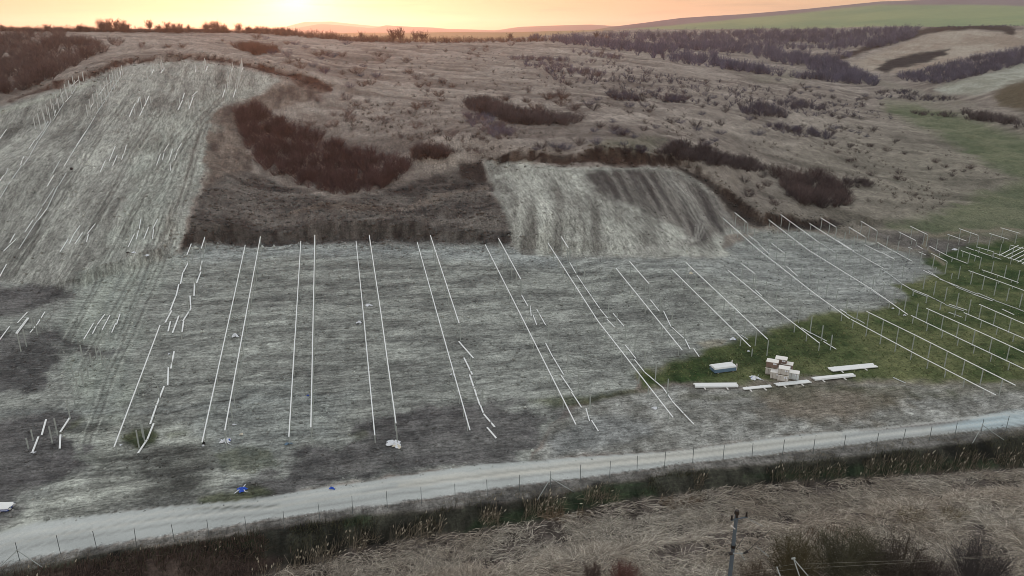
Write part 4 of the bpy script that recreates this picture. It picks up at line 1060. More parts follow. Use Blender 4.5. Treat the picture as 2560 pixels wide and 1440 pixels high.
for px_, c1_, c2_ in [([(1985, 1345), (2060, 1325), (2120, 1340), (2110, 1372), (2000, 1375)], S(84, 66, 54), S(150, 126, 108)), ([(2230, 1290), (2350, 1275), (2420, 1285), (2400, 1310), (2260, 1315)], S(92, 80, 58), S(150, 138, 108)), ([(1640, 1255), (1720, 1245), (1760, 1262), (1680, 1280)], S(92, 72, 58), S(150, 130, 110)), ([(1330, 1290), (1420, 1275), (1480, 1290), (1400, 1310)], S(92, 76, 62), S(160, 140, 118))]:
    V, Q, C = standing(px_, 420, .5, 1.3, .04, c1_ * .8, c2_ * .85, .04, .8)
    tag(mesh_np("reed_clump", V, Q, C, M_TWIG), "upright clump of brown reeds among the fallen ones", "reeds", kind="stuff")
# grass tufts of the meadow
q = [G(*p)[:2] for p in poly_pts([(1600, 940), (1760, 890), (1920, 840), (2200, 790), (2300, 700), (2560, 620), (2560, 940), (2200, 945), (1900, 950)], 2600)]
q = np.array(q); z = hz_arr(q[:, 0], q[:, 1]); n = len(q)
P0 = np.c_[q, z - .02]; P2 = P0 + np.c_[RNG.normal(size=(n, 2)) * .12, RNG.uniform(.1, .32, n)]; k = RNG.uniform(0, 1, (n, 1))
V, Q, C = ribbons(P0, (P0 + P2) / 2, P2, .16, .12, .03, S(66, 84, 48)[None] * (1 - k) + S(130, 128, 96)[None] * k)
tag(mesh_np("meadow_tufts", V, Q, C, M_TWIG), "grass tufts standing in the green meadow", "grass", kind="stuff")

# big bare shrubs in the right foreground
BIG = [(1985, 1450, 4.4, 3.4, S(70, 64, 48), "olive brown bare bush just right of the utility pole"), (2110, 1450, 5.2, 4.2, S(66, 64, 52), "tallest olive bare bush in the middle of the right foreground"), (2235, 1460, 4.6, 4.2, S(62, 56, 50), "wide grey brown bush right of the tallest bush"),
       (2330, 1490, 3.6, 3.2, S(54, 46, 46), "low dark bush between the two big bushes"), (2440, 1470, 4.6, 3.6, S(62, 58, 58), "round grey bush nearest the right edge of the foreground"), (1560, 1470, 2.6, 2.0, S(86, 58, 54), "small reddish bush left of the utility pole"),
       (1480, 1470, 2.8, 1.2, S(74, 62, 58), "thin upright bush left of the reddish bush"), (1885, 1480, 3.0, 2.2, S(74, 64, 54), "thin brown bush at the foot of the utility pole")]
for k, (u, v, h, w, c, lb) in enumerate(BIG):
    p = G(u, v)
    o = obj_from("foreground_bush", T_NEAR[k % 5], M_TWIG, np.asarray(c) * 1.45); o.location = (p[0], p[1], p[2] - .1); o.scale = (w * 1.25, w * 1.25, h * 1.15); o.rotation_euler = (0, 0, k * 1.3)
    tag(o, lb, "bush", "bare bushes in the foreground")
HAZE = 0.00012
# ---------------------------------------------------------------- materials of made things
M_RAIL = pmat("bright_galvanised_steel", (.80, .81, .81), .45, .0, .05, 3)
M_RAILG = pmat("dull_galvanised_steel", (.55, .57, .57), .5, .0, .10, 3)
M_POST = pmat("weathered_galvanised_steel", S(158, 163, 160), .6, .0, .15, 4)
M_POSTP = pmat("skylit_galvanised_steel", S(200, 202, 202), .5, .0, .06, 4)  # same post steel for the hill, sky light put into a paler colour
M_FPOST = pmat("dark_painted_steel", S(98, 103, 104), .6, 0, .15, 4)
M_WIRE = pmat("dull_wire", S(120, 116, 106), .6, 0, .1, 4)
M_BRACE = pmat("pale_brace_steel", S(150, 154, 152), .5, 0, .1, 4)
M_CARD = pmat("pale_carton", S(196, 190, 184), .9, 0, .08, 3)
M_CARDB = pmat("brown_carton", S(128, 108, 98), .9, 0, .12, 3)
M_LID = pmat("white_wrap", S(232, 228, 224), .7, 0, .04, 3)
M_WOOD = pmat("raw_timber", S(150, 140, 126), .9, 0, .2, 8)
M_BLUE = pmat("blue_film", S(98, 122, 144), .5, 0, .2, 4)
M_BLUEV = pmat("bright_blue_plastic", S(40, 84, 190), .5, 0, .2, 6)
M_WHITE = pmat("white_plastic", S(226, 228, 234), .6, 0, .06, 5)
M_BLACK = pmat("black_rubber", S(22, 22, 24), .7, 0, .2, 5)
M_CONC = pmat("grey_concrete", S(84, 94, 104), .85, 0, .15, 5)
M_CERAM = pmat("dark_ceramic", S(34, 26, 24), .35, 0, .2, 5)
M_CREAM = pmat("cream_bag", S(214, 206, 190), .8, 0, .08, 6)

def me_from(name, V, Fs, mat):
    me = bpy.data.meshes.new(name); me.from_pydata([tuple(v) for v in V], [], [tuple(f) for f in Fs]); me.materials.append(mat); me.update()
    return me
def link(name, me, parent=None, loc=(0, 0, 0), rot=None, scale=None):
    o = bpy.data.objects.new(name, me); COL.objects.link(o)
    if parent: o.parent = parent
    o.location = loc
    if rot is not None: o.rotation_euler = rot
    if scale is not None: o.scale = scale
    return o
def empty(name, loc, rz=0):
    e = bpy.data.objects.new(name, None); COL.objects.link(e); e.location = loc; e.rotation_euler = (0, 0, rz); e.empty_display_size = .3
    return e
def channel(w, h, t):
    """U profile along +X from 0 to 1, back on top"""
    pr = [(-w / 2, -h), (-w / 2, 0), (w / 2, 0), (w / 2, -h), (w / 2 - t, -h), (w / 2 - t, -t), (-w / 2 + t, -t), (-w / 2 + t, -h)]
    n = len(pr)
    V = [(0, y, z) for y, z in pr] + [(1, y, z) for y, z in pr]
    Fs = [(i, (i + 1) % n, n + (i + 1) % n, n + i) for i in range(n)] + [(7, 6, 1, 0), (6, 5, 2, 1), (5, 4, 3, 2), (8, 9, 14, 15), (9, 10, 13, 14), (10, 11, 12, 13)]
    return V, Fs
def boxv(x0, x1, y0, y1, z0, z1):
    V = [(x0, y0, z0), (x1, y0, z0), (x1, y1, z0), (x0, y1, z0), (x0, y0, z1), (x1, y0, z1), (x1, y1, z1), (x0, y1, z1)]
    return V, [(3, 2, 1, 0), (4, 5, 6, 7), (0, 1, 5, 4), (1, 2, 6, 5), (2, 3, 7, 6), (3, 0, 4, 7)]
def bevel_box(x0, x1, y0, y1, z0, z1, b):
    """box with chamfered upright and top edges"""
    ring = lambda e, z: [(x0 + b + e, y0 + e, z), (x1 - b - e, y0 + e, z), (x1 - e, y0 + b + e, z), (x1 - e, y1 - b - e, z), (x1 - b - e, y1 - e, z), (x0 + b + e, y1 - e, z), (x0 + e, y1 - b - e, z), (x0 + e, y0 + b + e, z)]
    V = ring(0, z0) + ring(0, z1 - b) + ring(b * .7, z1)
    Fs = [tuple(range(7, -1, -1)), tuple(range(16, 24))]
    for j in range(2):
        for i in range(8): Fs.append((j * 8 + i, j * 8 + (i + 1) % 8, (j + 1) * 8 + (i + 1) % 8, (j + 1) * 8 + i))
    return V, Fs
def multi(parts):
    V = []; Fs = []
    for v, f in parts:
        o = len(V); V += list(v); Fs += [tuple(i + o for i in q) for q in f]
    return V, Fs
V, Fs = channel(.125, .08, .016); ME_RAIL = me_from("rail", V, Fs, M_RAIL); ME_RAILG = me_from("rail", V, Fs, M_RAILG)
V, Fs = channel(.18, .10, .02); ME_RAILW = me_from("rail", V, Fs, M_RAIL)
# post: upright C section 0..1 in Z
pr = [(-.06, -.04), (.06, -.04), (.06, .04), (.045, .04), (.045, -.025), (-.045, -.025), (-.045, .04), (-.06, .04)]
V = [(x, y, 0) for x, y in pr] + [(x, y, 1) for x, y in pr]
ME_POST = me_from("post", V, [(i, (i + 1) % 8, 8 + (i + 1) % 8, 8 + i) for i in range(8)] + [(8, 9, 12, 13), (9, 10, 11, 12), (8, 13, 14, 15)], M_POST)

ME_POSTP = ME_POST.copy(); ME_POSTP.materials.clear(); ME_POSTP.materials.append(M_POSTP)
def orient(A, B):
    d = Vector(B) - Vector(A)
    ln = d.length
    q = d.to_track_quat('X', 'Z')
    return ln, q.to_euler()
def place_rail(me, A, B, parent=None, base=(0, 0, 0)):
    ln, e = orient(A, B)
    return link("rail", me, parent, Vector(A) - Vector(base), e, (ln, 1, 1))
def place_post(x, y, top, parent=None, base=(0, 0, 0), wid=1.0, rz=0.0):
    z0 = hz(x, y) - .15
    return link("post", ME_POST, parent, Vector((x, y, z0)) - Vector(base), (0, 0, rz), (wid, wid, max(top - z0, .3)))
ROWROT = math.atan2(-HX, HY)
def walk(pts, step):
    """points every STEP along a 3-D polyline"""
    outp = [np.array(pts[0])]
    carry = 0.0
    for a, b in zip(pts[:-1], pts[1:]):
        a = np.array(a); b = np.array(b); ln = np.linalg.norm(b - a); s = step - carry
        while s <= ln:
            outp.append(a + (b - a) * s / ln); s += step
        carry = ln - (s - step)
    return outp
def mounted(px, h, label, me=None, pstep=2.9, cat="rail row", group="rails mounted on rows of posts"):
    P = [G(u, v, h) for u, v in px]
    base = (P[-1][0], P[-1][1], hz(P[-1][0], P[-1][1]))
    root = empty("mounting_row", base)
    for a, b in zip(P[:-1], P[1:]):
        L_ = np.linalg.norm(b - a); n = max(1, round(L_ / 6.0))
        for k in range(n):
            A = a + (b - a) * (k / n); B = a + (b - a) * ((k + 1) / n)
            B = B - (b - a) / L_ * .03
            place_rail(me or ME_RAIL, A, B, root, base)
    for q in walk(P, pstep):
        q = q + (P[1] - P[0]) / np.linalg.norm(P[1] - P[0]) * .5
        place_post(q[0], q[1], q[2] - .03, root, base, 1.0, ROWROT)
    return tag(root, label, cat, group)
H, LO = 2.5, 1.25
ROWS = [
    ([(400, 812), (345, 958), (285, 1117)], LO, "long low rail row standing alone at the left of the field"),
    ([(613, 612), (573, 795), (505, 1105)], LO, "low rail row of the leftmost long pair"),
    ([(651, 591), (616, 780), (562, 1075)], H, "high rail row of the leftmost long pair"),
    ([(752, 602), (740, 800), (722, 1092)], LO, "low rail row of the second long pair from the left"),
    ([(787, 587), (783, 780), (777, 1068)], H, "high rail row of the second long pair from the left"),
    ([(890, 602), (909, 790), (937, 1088)], LO, "low rail row of the third long pair from the left"),
    ([(923, 587), (952, 780), (990, 1058)], H, "high rail row of the third long pair, above the white bag heap"),
    ([(1043, 605), (1096, 795), (1175, 1075)], LO, "low rail row of the fourth long pair from the left"),
    ([(1076, 588), (1148, 808)], H, "half length high rail row of the fourth pair from the left"),
    ([(1213, 611), (1310, 803), (1440, 1061)], LO, "long low rail row starting at the left foot of the dome"),
    ([(1246, 595), (1302, 697)], H, "short high rail row in front of the dark bank corner"),
    ([(1370, 607), (1495, 802), (1683, 1043)], LO, "long low rail row starting at the middle foot of the dome"),
    ([(1403, 591), (1421, 619)], H, "single high rail piece at the middle foot of the dome"),
    ([(1540, 670), (1706, 875)], LO, "low rail row ending where the meadow grass begins"),
    ([(1574, 653), (1623, 709)], H, "short high rail row below the right foot of the dome"),
    ([(1679, 672), (1877, 867)], LO, "low rail row ending beside the crumpled white and blue sheet"),
    ([(1715, 656), (1920, 848)], H, "high rail row of the pair ending above the boxes"),
    ([(1820, 675), (1935, 770), (2050, 858)], LO, "low rail row crossing from pale earth into the meadow"),
    ([(1853, 658), (1888, 684)], H, "lone high rail piece right of the dome's foot"),
    ([(1808, 545), (1893, 621), (2040, 736), (2125, 797)], LO, "long low rail row from the dome's right corner down to the meadow"),
    ([(1837, 531), (1868, 556)], H, "high rail piece on four posts beside the dark cut"),
    ([(2128, 798), (2300, 890), (2490, 987)], LO, "lowest right hand rail row, ending nearest the road"),
    ([(2167, 778), (2290, 838), (2540, 963)], H, "high rail row of the lowest pair in the meadow"),
    ([(1922, 549), (2017, 622), (2180, 723), (2270, 786)], LO, "low rail row starting at the end of the dark cut"),
    ([(1952, 536), (2048, 606)], H, "high rail row on tall posts at the end of the dark cut"),
    ([(2278, 788), (2387, 840), (2580, 931)], LO, "low rail row of the second meadow pair from the road"),
    ([(2316, 770), (2473, 840), (2590, 894)], H, "high rail row of the second meadow pair from the road"),
    ([(2024, 558), (2127, 624)], LO, "low rail row crossing the pale earth right of the dark cut"),
    ([(2052, 544), (2090, 567)], H, "high rail piece in front of the black bank"),
    ([(2410, 781), (2590, 858)], LO, "low rail row of the third meadow pair from the road"),
    ([(2448, 760), (2600, 826)], H, "high rail row of the third meadow pair from the road"),
    ([(2122, 567), (2163, 592)], LO, "low rail piece at the pale earth's upper edge"),
    ([(2152, 552), (2192, 576)], H, "high rail piece above the pale earth's upper edge"),
    ([(2247, 579), (2290, 601)], LO, "low rail piece left of the bend in the track"),
    ([(2276, 565), (2319, 586)], H, "high rail piece at the bend in the track"),
    ([(2369, 585), (2416, 602)], LO, "low rail piece just right of the bend in the track"),
    ([(2398, 571), (2446, 588)], H, "high rail piece crossing the track"),
    ([(2474, 583), (2522, 598)], LO, "low rail piece above the half built frame"),
    ([(2502, 569), (2551, 583)], H, "rightmost high rail piece beside the track"),
    ([(2403, 626), (2451, 643)], LO, "low rail piece on the dark earth left of the half built frame"),
    ([(2443, 617), (2484, 629)], LO, "low rail piece touching the half built frame"),
    ([(2422, 676), (2490, 700), (2575, 731)], .5, "long dull rail row lying low in the upper meadow"),
    ([(2455, 674), (2547, 706)], .5, "second dull rail row lying low in the upper meadow"),
    ([(478, 609), (467, 637)], H, "high rail piece before the dark corner under the left hill"),
    ([(512, 592), (503, 621)], H, "high rail piece in front of the ribbed bank"),
]
for px, h, lb in ROWS:
    mounted(px, h, lb)

# loose rails lying about, in chains
CH = [
 ("between lone row and leftmost pair", "w", [((471, 655), (458, 680)), ((457, 681), (451, 710)), ((447, 710), (440, 740)), ((439, 741), (425, 776)), ((429, 776), (413, 806)), ((505, 653), (500, 676)), ((502, 679), (491, 708)), ((486, 708), (485, 739)), ((475, 739), (477, 771)), ((477, 771), (457, 802)), ((459, 802), (455, 829)), ((426, 803), (420, 828)), ((447, 789), (431, 832)), ((435, 878), (427, 921)), ((421, 918), (419, 963)), ((410, 965), (392, 1011)), ((391, 1013), (375, 1060)), ((384, 1058), (368, 1098)), ((367, 1099), (345, 1132))]),
 ("on the lower left dark earth", "w", [((175, 1042), (150, 1080)), ((115, 1048), (104, 1087)), ((151, 1086), (149, 1121)), ((96, 1091), (81, 1129))]),
 ("by the leftmost dark soil strip", "r", [((112, 779), (94, 808)), ((68, 780), (43, 807)), ((94, 808), (75, 831)), ((69, 794), (39, 833)), ((72, 794), (42, 834)), ((24, 815), (-2, 850)), ((16, 660), (-2, 693))]),
 ("on the pale track below the left hill", "r", [((262, 785), (240, 815)), ((300, 784), (291, 811)), ((275, 787), (254, 826)), ((240, 816), (231, 834)), ((289, 808), (279, 831)), ((234, 807), (209, 848))]),
 ("at the right foot of the left hill", "r", [((352, 547), (348, 572)), ((394, 547), (382, 571)), ((371, 568), (359, 598)), ((346, 576), (341, 598)), ((384, 572), (381, 597)), ((336, 584), (320, 617))]),
 ("at the middle foot of the left hill", "r", [((238, 559), (217, 585)), ((200, 563), (183, 587)), ((206, 581), (187, 609)), ((221, 585), (216, 605)), ((183, 588), (173, 609)), ((170, 597), (150, 629))]),
 ("at the left foot of the left hill", "r", [((37, 584), (24, 607)), ((39, 598), (10, 626)), ((37, 600), (8, 628))]),
 ("in the middle of the left hill", "r", [((316, 362), (311, 381)), ((288, 365), (273, 402)), ((308, 385), (304, 399)), ((293, 387), (281, 415)), ((263, 401), (250, 430))]),
 ("near the right edge of the left hill", "r", [((422, 359), (410, 378)), ((454, 357), (442, 378)), ((431, 372), (423, 400)), ((410, 382), (406, 399)), ((442, 382), (436, 400)), ((401, 385), (391, 413)), ((425, 408), (426, 426))]),
 ("just under the left hill's crest", "w", [((490, 166), (489, 180)), ((519, 165), (514, 178)), ((583, 166), (578, 178)), ((608, 168), (602, 180)), ((411, 169), (402, 182)), ((385, 172), (378, 186)), ((590, 221), (583, 243)), ((562, 224), (556, 243))]),
 ("on the left hill below its crest", "w", [((493, 228), (481, 239)), ((461, 232), (456, 248)), ((372, 240), (361, 265)), ((483, 241), (472, 273)), ((348, 243), (344, 256)), ((456, 250), (445, 274)), ((338, 258), (332, 270)), ((359, 268), (349, 289)), ((331, 272), (323, 292))]),
 ("in the left hill's long double line", "g", [((303, 172), (300, 193)), ((300, 193), (262, 250)), ((262, 252), (240, 285)), ((238, 290), (214, 330)), ((214, 330), (187, 372)), ((185, 375), (160, 415)), ((165, 433), (147, 463)), ((144, 465), (118, 520)), ((118, 520), (95, 550)), ((93, 550), (75, 578)), ((75, 578), (47, 622)), ((280, 202), (262, 215)), ((262, 216), (225, 270)), ((215, 327), (190, 365)), ((188, 368), (172, 395)), ((151, 398), (131, 433)), ((135, 437), (117, 466)), ((135, 470), (106, 514)), ((104, 520), (88, 546)), ((82, 550), (62, 580))]),
 ("in the hill's leftmost double line", "g", [((192, 215), (180, 235)), ((178, 238), (163, 255)), ((160, 257), (133, 300)), ((128, 302), (113, 325)), ((112, 327), (97, 350)), ((95, 352), (75, 387)), ((74, 390), (58, 412)), ((54, 413), (30, 447)), ((24, 455), (-3, 500)), ((195, 200), (177, 216)), ((158, 228), (150, 243)), ((145, 245), (139, 260)), ((140, 274), (135, 290)), ((120, 303), (108, 325)), ((106, 327), (90, 350)), ((86, 351), (72, 372)), ((59, 391), (51, 412)), ((20, 420), (13, 436)), ((9, 438), (-3, 455)), ((16, 323), (-3, 350))]),
 ("right of the fourth long pair", "w", [((1147, 853), (1184, 895)), ((1160, 894), (1181, 936)), ((1174, 936), (1184, 966)), ((1185, 968), (1192, 991)), ((1193, 993), (1200, 1013)), ((1201, 1012), (1208, 1031)), ((1209, 1034), (1237, 1067)), ((1218, 1068), (1241, 1095))]),
 ("right of the dome's left foot row", "r", [((1304, 737), (1320, 765)), ((1326, 764), (1328, 790)), ((1342, 773), (1364, 812)), ((1333, 788), (1342, 812)), ((1364, 857), (1382, 892)), ((1383, 893), (1409, 936)), ((1402, 937), (1431, 979)), ((1429, 980), (1454, 1018)), ((1465, 1020), (1474, 1052)), ((1479, 1050), (1496, 1077))]),
 ("right of the dome's middle row", "r", [((1424, 655), (1440, 683)), ((1442, 687), (1457, 709)), ((1458, 711), (1479, 741)), ((1480, 743), (1499, 770)), ((1500, 772), (1519, 795)), ((1533, 783), (1560, 815)), ((1517, 797), (1537, 818)), ((1563, 862), (1590, 896)), ((1586, 898), (1611, 929)), ((1612, 930), (1657, 968)), ((1657, 968), (1680, 1001)), ((1681, 1003), (1709, 1033)), ((1710, 1034), (1735, 1060))]),
 ("above the meadow's left tip", "r", [((1626, 749), (1649, 778)), ((1659, 777), (1677, 815)), ((1677, 815), (1711, 846)), ((1713, 848), (1725, 872)), ((1734, 871), (1748, 891))]),
 ("on pale earth right of the dome", "r", [((1870, 587), (1900, 609)), ((1896, 610), (1924, 635)), ((1928, 607), (1962, 633)), ((1965, 664), (1994, 690)), ((1888, 724), (1905, 740))]),
 ("at the crossing row's meadow end", "g", [((2004, 819), (2030, 834)), ((2020, 828), (2067, 852)), ((2059, 853), (2092, 873)), ((1852, 837), (1870, 848))]),
 ("at the pale earth's lower edge", "g", [((2100, 772), (2117, 783)), ((2116, 784), (2137, 796)), ((2139, 795), (2162, 808)), ((2230, 848), (2232, 849))]),
 ("along the row from the dark cut", "g", [((2052, 608), (2088, 631)), ((2093, 600), (2136, 628)), ((2130, 627), (2160, 643)), ((2160, 643), (2210, 671)), ((2202, 671), (2230, 690)), ((2160, 714), (2185, 730)), ((2186, 731), (2212, 747)), ((2230, 690), (2252, 707)), ((2253, 708), (2279, 723))]),
 ("on pale earth by the track", "r", [((2162, 611), (2201, 631)), ((2203, 630), (2237, 648)), ((2193, 605), (2236, 629)), ((2237, 629), (2281, 653)), ((2271, 618), (2315, 637)), ((2294, 614), (2330, 634)), ((2331, 634), (2367, 653)), ((2324, 615), (2371, 640)), ((2371, 640), (2418, 658)), ((2415, 617), (2435, 625)), ((2438, 625), (2470, 637)), ((2471, 637), (2503, 648))]),
 ("in the meadow's doubled chains", "g", [((2308, 675), (2347, 694)), ((2348, 695), (2387, 714)), ((2320, 676), (2347, 694)), ((2349, 697), (2398, 716)), ((2399, 717), (2445, 735)), ((2388, 716), (2430, 733)), ((2431, 734), (2482, 752)), ((2444, 732), (2487, 750)), ((2488, 751), (2537, 769)), ((2538, 769), (2580, 786)), ((2280, 722), (2322, 739)), ((2281, 726), (2321, 742)), ((2323, 740), (2362, 759)), ((2363, 761), (2410, 777)), ((2373, 760), (2418, 775)), ((2372, 780), (2406, 793)), ((2505, 772), (2535, 786)), ((2233, 943), (2264, 957))]),
]
for where, kind, segs in CH:
    segs = sorted(segs, key=lambda s: min(s[0][1], s[1][1]))
    for k, (a, b) in enumerate(segs):
        if abs(a[0] - b[0]) + abs(a[1] - b[1]) < 5: continue
        me = {"w": ME_RAILW, "r": ME_RAIL, "g": ME_RAILG}[kind]
        if kind == "g" and k % 3 == 0: me = ME_RAIL
        o = place_rail(me, G(*a, .16), G(*b, .16))
        o.name = "loose_rail"
        tag(o, f"loose rail {where}, {ORD[k]} from its far end", "rail", "loose steel rails lying on the ground")

# bare posts waiting for rails
BARE = [
 ("right of the fourth long pair", [(1150, 812), (1170, 870), (1237, 1050)], H, 8.0),
 ("right of the dome's left foot row", [(1304, 700), (1378, 815), (1490, 1010)], H, 4.6),
 ("right of the dome's middle row", [(1425, 622), (1520, 750), (1626, 893), (1693, 971)], H, 3.6),
 ("above the meadow's left tip", [(1625, 711), (1688, 788), (1742, 850)], H, 4.2),
 ("beside the row entering the meadow", [(1890, 686), (2023, 785), (2065, 818), (2082, 836)], H, 2.9),
 ("under the dark cut", [(1870, 558), (1990, 648), (2080, 716), (2155, 770)], H, 2.9),
 ("right of the row from the dark cut", [(2050, 608), (2180, 690), (2300, 760)], H, 2.9),
 ("low in the pale earth's doubled row", [(2130, 628), (2270, 715), (2400, 780)], LO, 3.2),
 ("tall in the pale earth's doubled row", [(2092, 568), (2280, 672), (2440, 756)], H, 2.9),
 ("left of the track's bend", [(2194, 577), (2320, 634), (2420, 672), (2560, 735)], H, 2.9),
 ("below the pale earth's upper edge", [(2165, 593), (2280, 643), (2410, 692)], LO, 3.4),
 ("on the dark earth at the track's bend", [(2320, 588), (2440, 636), (2560, 680)], H, 2.9),
 ("low by the track's bend", [(2292, 603), (2400, 648)], LO, 3.4),
 ("behind the half built frame", [(2447, 590), (2575, 634)], H, 2.9),
 ("right of the lone row", [(500, 640), (470, 745), (420, 900), (345, 1078)], H, 7.5),
 ("on the far edge of the left hill", [(205, 178), (180, 205), (150, 238), (85, 306)], 2.3, 2.6),
 ("in the left line of the hill's edge", [(180, 190), (150, 222), (118, 255), (80, 300)], 2.3, 2.6),
 ("in the right line of the left hill", [(303, 163), (285, 195), (262, 228), (235, 262)], 2.3, 2.6),
 ("in the middle line of the left hill", [(279, 174), (255, 208), (228, 238), (208, 270)], 2.3, 2.6),
 ("in the dense file at the hill's crest", [(604, 146), (600, 165), (595, 190), (586, 216)], 2.3, 2.0),
 ("left of the dense file at the crest", [(580, 155), (572, 185), (562, 212)], 2.3, 2.6),
]
SINGLE = [("at the crest of the left hill", [(404, 150), (401, 156), (407, 158), (383, 160), (377, 168), (511, 145), (509, 152), (487, 155), (513, 150), (366, 178), (350, 240), (362, 238), (374, 235), (448, 246), (470, 247), (334, 263), (353, 260)], 2.0),
          ("by the dark soil strip on the left", [(200, 862), (237, 864), (248, 866), (224, 883), (213, 900), (201, 922), (189, 946), (178, 965), (166, 1000), (43, 835), (57, 823), (85, 795), (75, 784), (98, 780), (260, 890), (176, 905), (268, 812), (250, 806), (240, 800)], 2.5),
          ("among the rails at the lower left", [(122, 1066), (135, 1046), (65, 1095), (77, 1074), (340, 1075), (350, 1050)], 2.2)]
nb = 0
def bare(x, y, top, where, k):
    global nb
    nb += 1
    o = place_post(x, y, top, None, (0, 0, 0), 1.25 if 'hill' in where or 'crest' in where else 1.1, ROWROT)
    o.name = "bare_post"
    if 'hill' in where or 'crest' in where: o.data = ME_POSTP
    tag(o, f"bare post {where}, {ORD[k] if k < 30 else 'last'} from its far end", "post", "bare steel posts without rails")
for where, px, h, step in BARE:
    for k, q in enumerate(walk([G(u, v, h) for u, v in px], step)):
        bare(q[0], q[1], q[2] + RNG.uniform(-.15, .1), where, k)
for where, px, h in SINGLE:
    for k, (u, v) in enumerate(sorted(px, key=lambda p: p[1])):
        q = G(u, v, h if u > 100 or v < 1050 else 1.4); bare(q[0], q[1], q[2], where, k)
print("bare posts", nb, "rails", sum(len(s) for _, _, s in CH))

# half built frame at the right edge
fr = [G(*p, 1.2) for p in ((2485, 632), (2575, 661), (2526, 612), (2590, 630))]
base = (fr[0][0], fr[0][1], hz(fr[0][0], fr[0][1])); root = empty("table_frame", base)
place_rail(ME_RAIL, fr[0], fr[1], root, base).name = "purlin"; place_rail(ME_RAIL, fr[2], fr[3], root, base).name = "purlin"
for a, b in [((2498, 638), (2546, 613)), ((2510, 642), (2558, 617)), ((2521, 646), (2570, 621)), ((2533, 650), (2582, 625)), ((2544, 655), (2594, 629)), ((2555, 659), (2604, 633))]:
    A, B = G(*a, 1.45), G(*b, 1.45); o = place_rail(ME_RAIL, A, B, root, base); o.name = "rafter"
for q in (fr[0], (fr[0] + fr[1]) / 2, fr[1], fr[2], fr[3]):
    place_post(q[0], q[1], q[2], root, base)
tag(root, "half built frame of crossed rails at the right edge of the meadow", "frame")

# ---------------------------------------------------------------- fence posts along the road
FP = [((38, 1356), 1), ((141, 1338), 0), ((233, 1328), 0), ((333, 1321), 0), ((429, 1310), 0), ((516, 1299), 0), ((611, 1292), 0), ((706, 1277), 0), ((796, 1257), 0), ((878, 1240), 0), ((966, 1227), 0), ((1052, 1218), 0), ((1137, 1209), 0), ((1218, 1197), 0), ((1299, 1187), 0), ((1377, 1178), 1), ((1452, 1162), 0), ((1526, 1153), 0), ((1595, 1140), 0), ((1664, 1128), 0), ((1735, 1118), 0), ((1811, 1114), 0), ((1884, 1108), 0), ((1961, 1099), 0), ((2038, 1096), 0), ((2114, 1087), 0), ((2196, 1082), 0), ((2263, 1072), 0), ((2330, 1066), 0), ((2394, 1057), 0), ((2460, 1047), 1), ((2523, 1039), 0), ((2590, 1032), 0)]
V, Fs = boxv(-.024, .024, -.022, .022, 0, 1); ME_FP = me_from("fence_post", V, Fs, M_FPOST)
n = 8
V = [(z, .035 * math.cos(i * 6.283 / n), .035 * math.sin(i * 6.283 / n)) for z in (0, 1) for i in range(n)]
ME_TUBE = me_from("brace", V, [(i, (i + 1) % n, n + (i + 1) % n, n + i) for i in range(n)] + [tuple(range(n - 1, -1, -1)), tuple(range(n, 2 * n))], M_BRACE)
ME_CLAMP = me_from("clamp", *boxv(-.06, .06, -.06, .06, -.05, .05), M_BRACE)
for k, ((u, v), br) in enumerate(FP):
    q = G(u, v, 2.0); zg = hz(q[0], q[1])
    lb = f"{'braced' if br else 'plain'} fence post along the gravel road, {ORD[k] if k < 30 else ['thirty-first', 'thirty-second', 'thirty-third'][k - 30]} from the left"
    if not br:
        o = link("fence_post", ME_FP, None, (q[0], q[1], zg - .2), (RNG.normal() * .02, RNG.normal() * .02, .3), (1, 1, q[2] - zg + .2))
        tag(o, lb, "fence post", "fence posts along the gravel road")
    else:
        base = (q[0], q[1], zg); root = empty("fence_post", base)
        link("post", ME_FP, root, (0, 0, -.2), (0, 0, .3), (1, 1, q[2] - zg + .2))
        tp = np.array([q[0], q[1], zg + 1.15]); link("clamp", ME_CLAMP, root, (0, 0, 1.15))
        nx = G(FP[min(k + 1, len(FP) - 1)][0][0], FP[min(k + 1, len(FP) - 1)][0][1], 2.0)[:2] - q[:2] if k + 1 < len(FP) else np.array([3, 1])
        nx = nx / np.linalg.norm(nx)
        perp = np.array([nx[1], -nx[0]])
        if perp[1] > 0: perp = -perp
        for s in (-1, 1):
            e = q[:2] + nx * s * 2.1 + perp * 1.3
            E = np.array([e[0], e[1], hz(*e) + .02]); ln, eu = orient(tp, E)
            link("brace", ME_TUBE, root, tp - np.array(base), eu, (ln, 1.2, 1.2))
        tag(root, lb, "fence post", "fence posts along the gravel road")

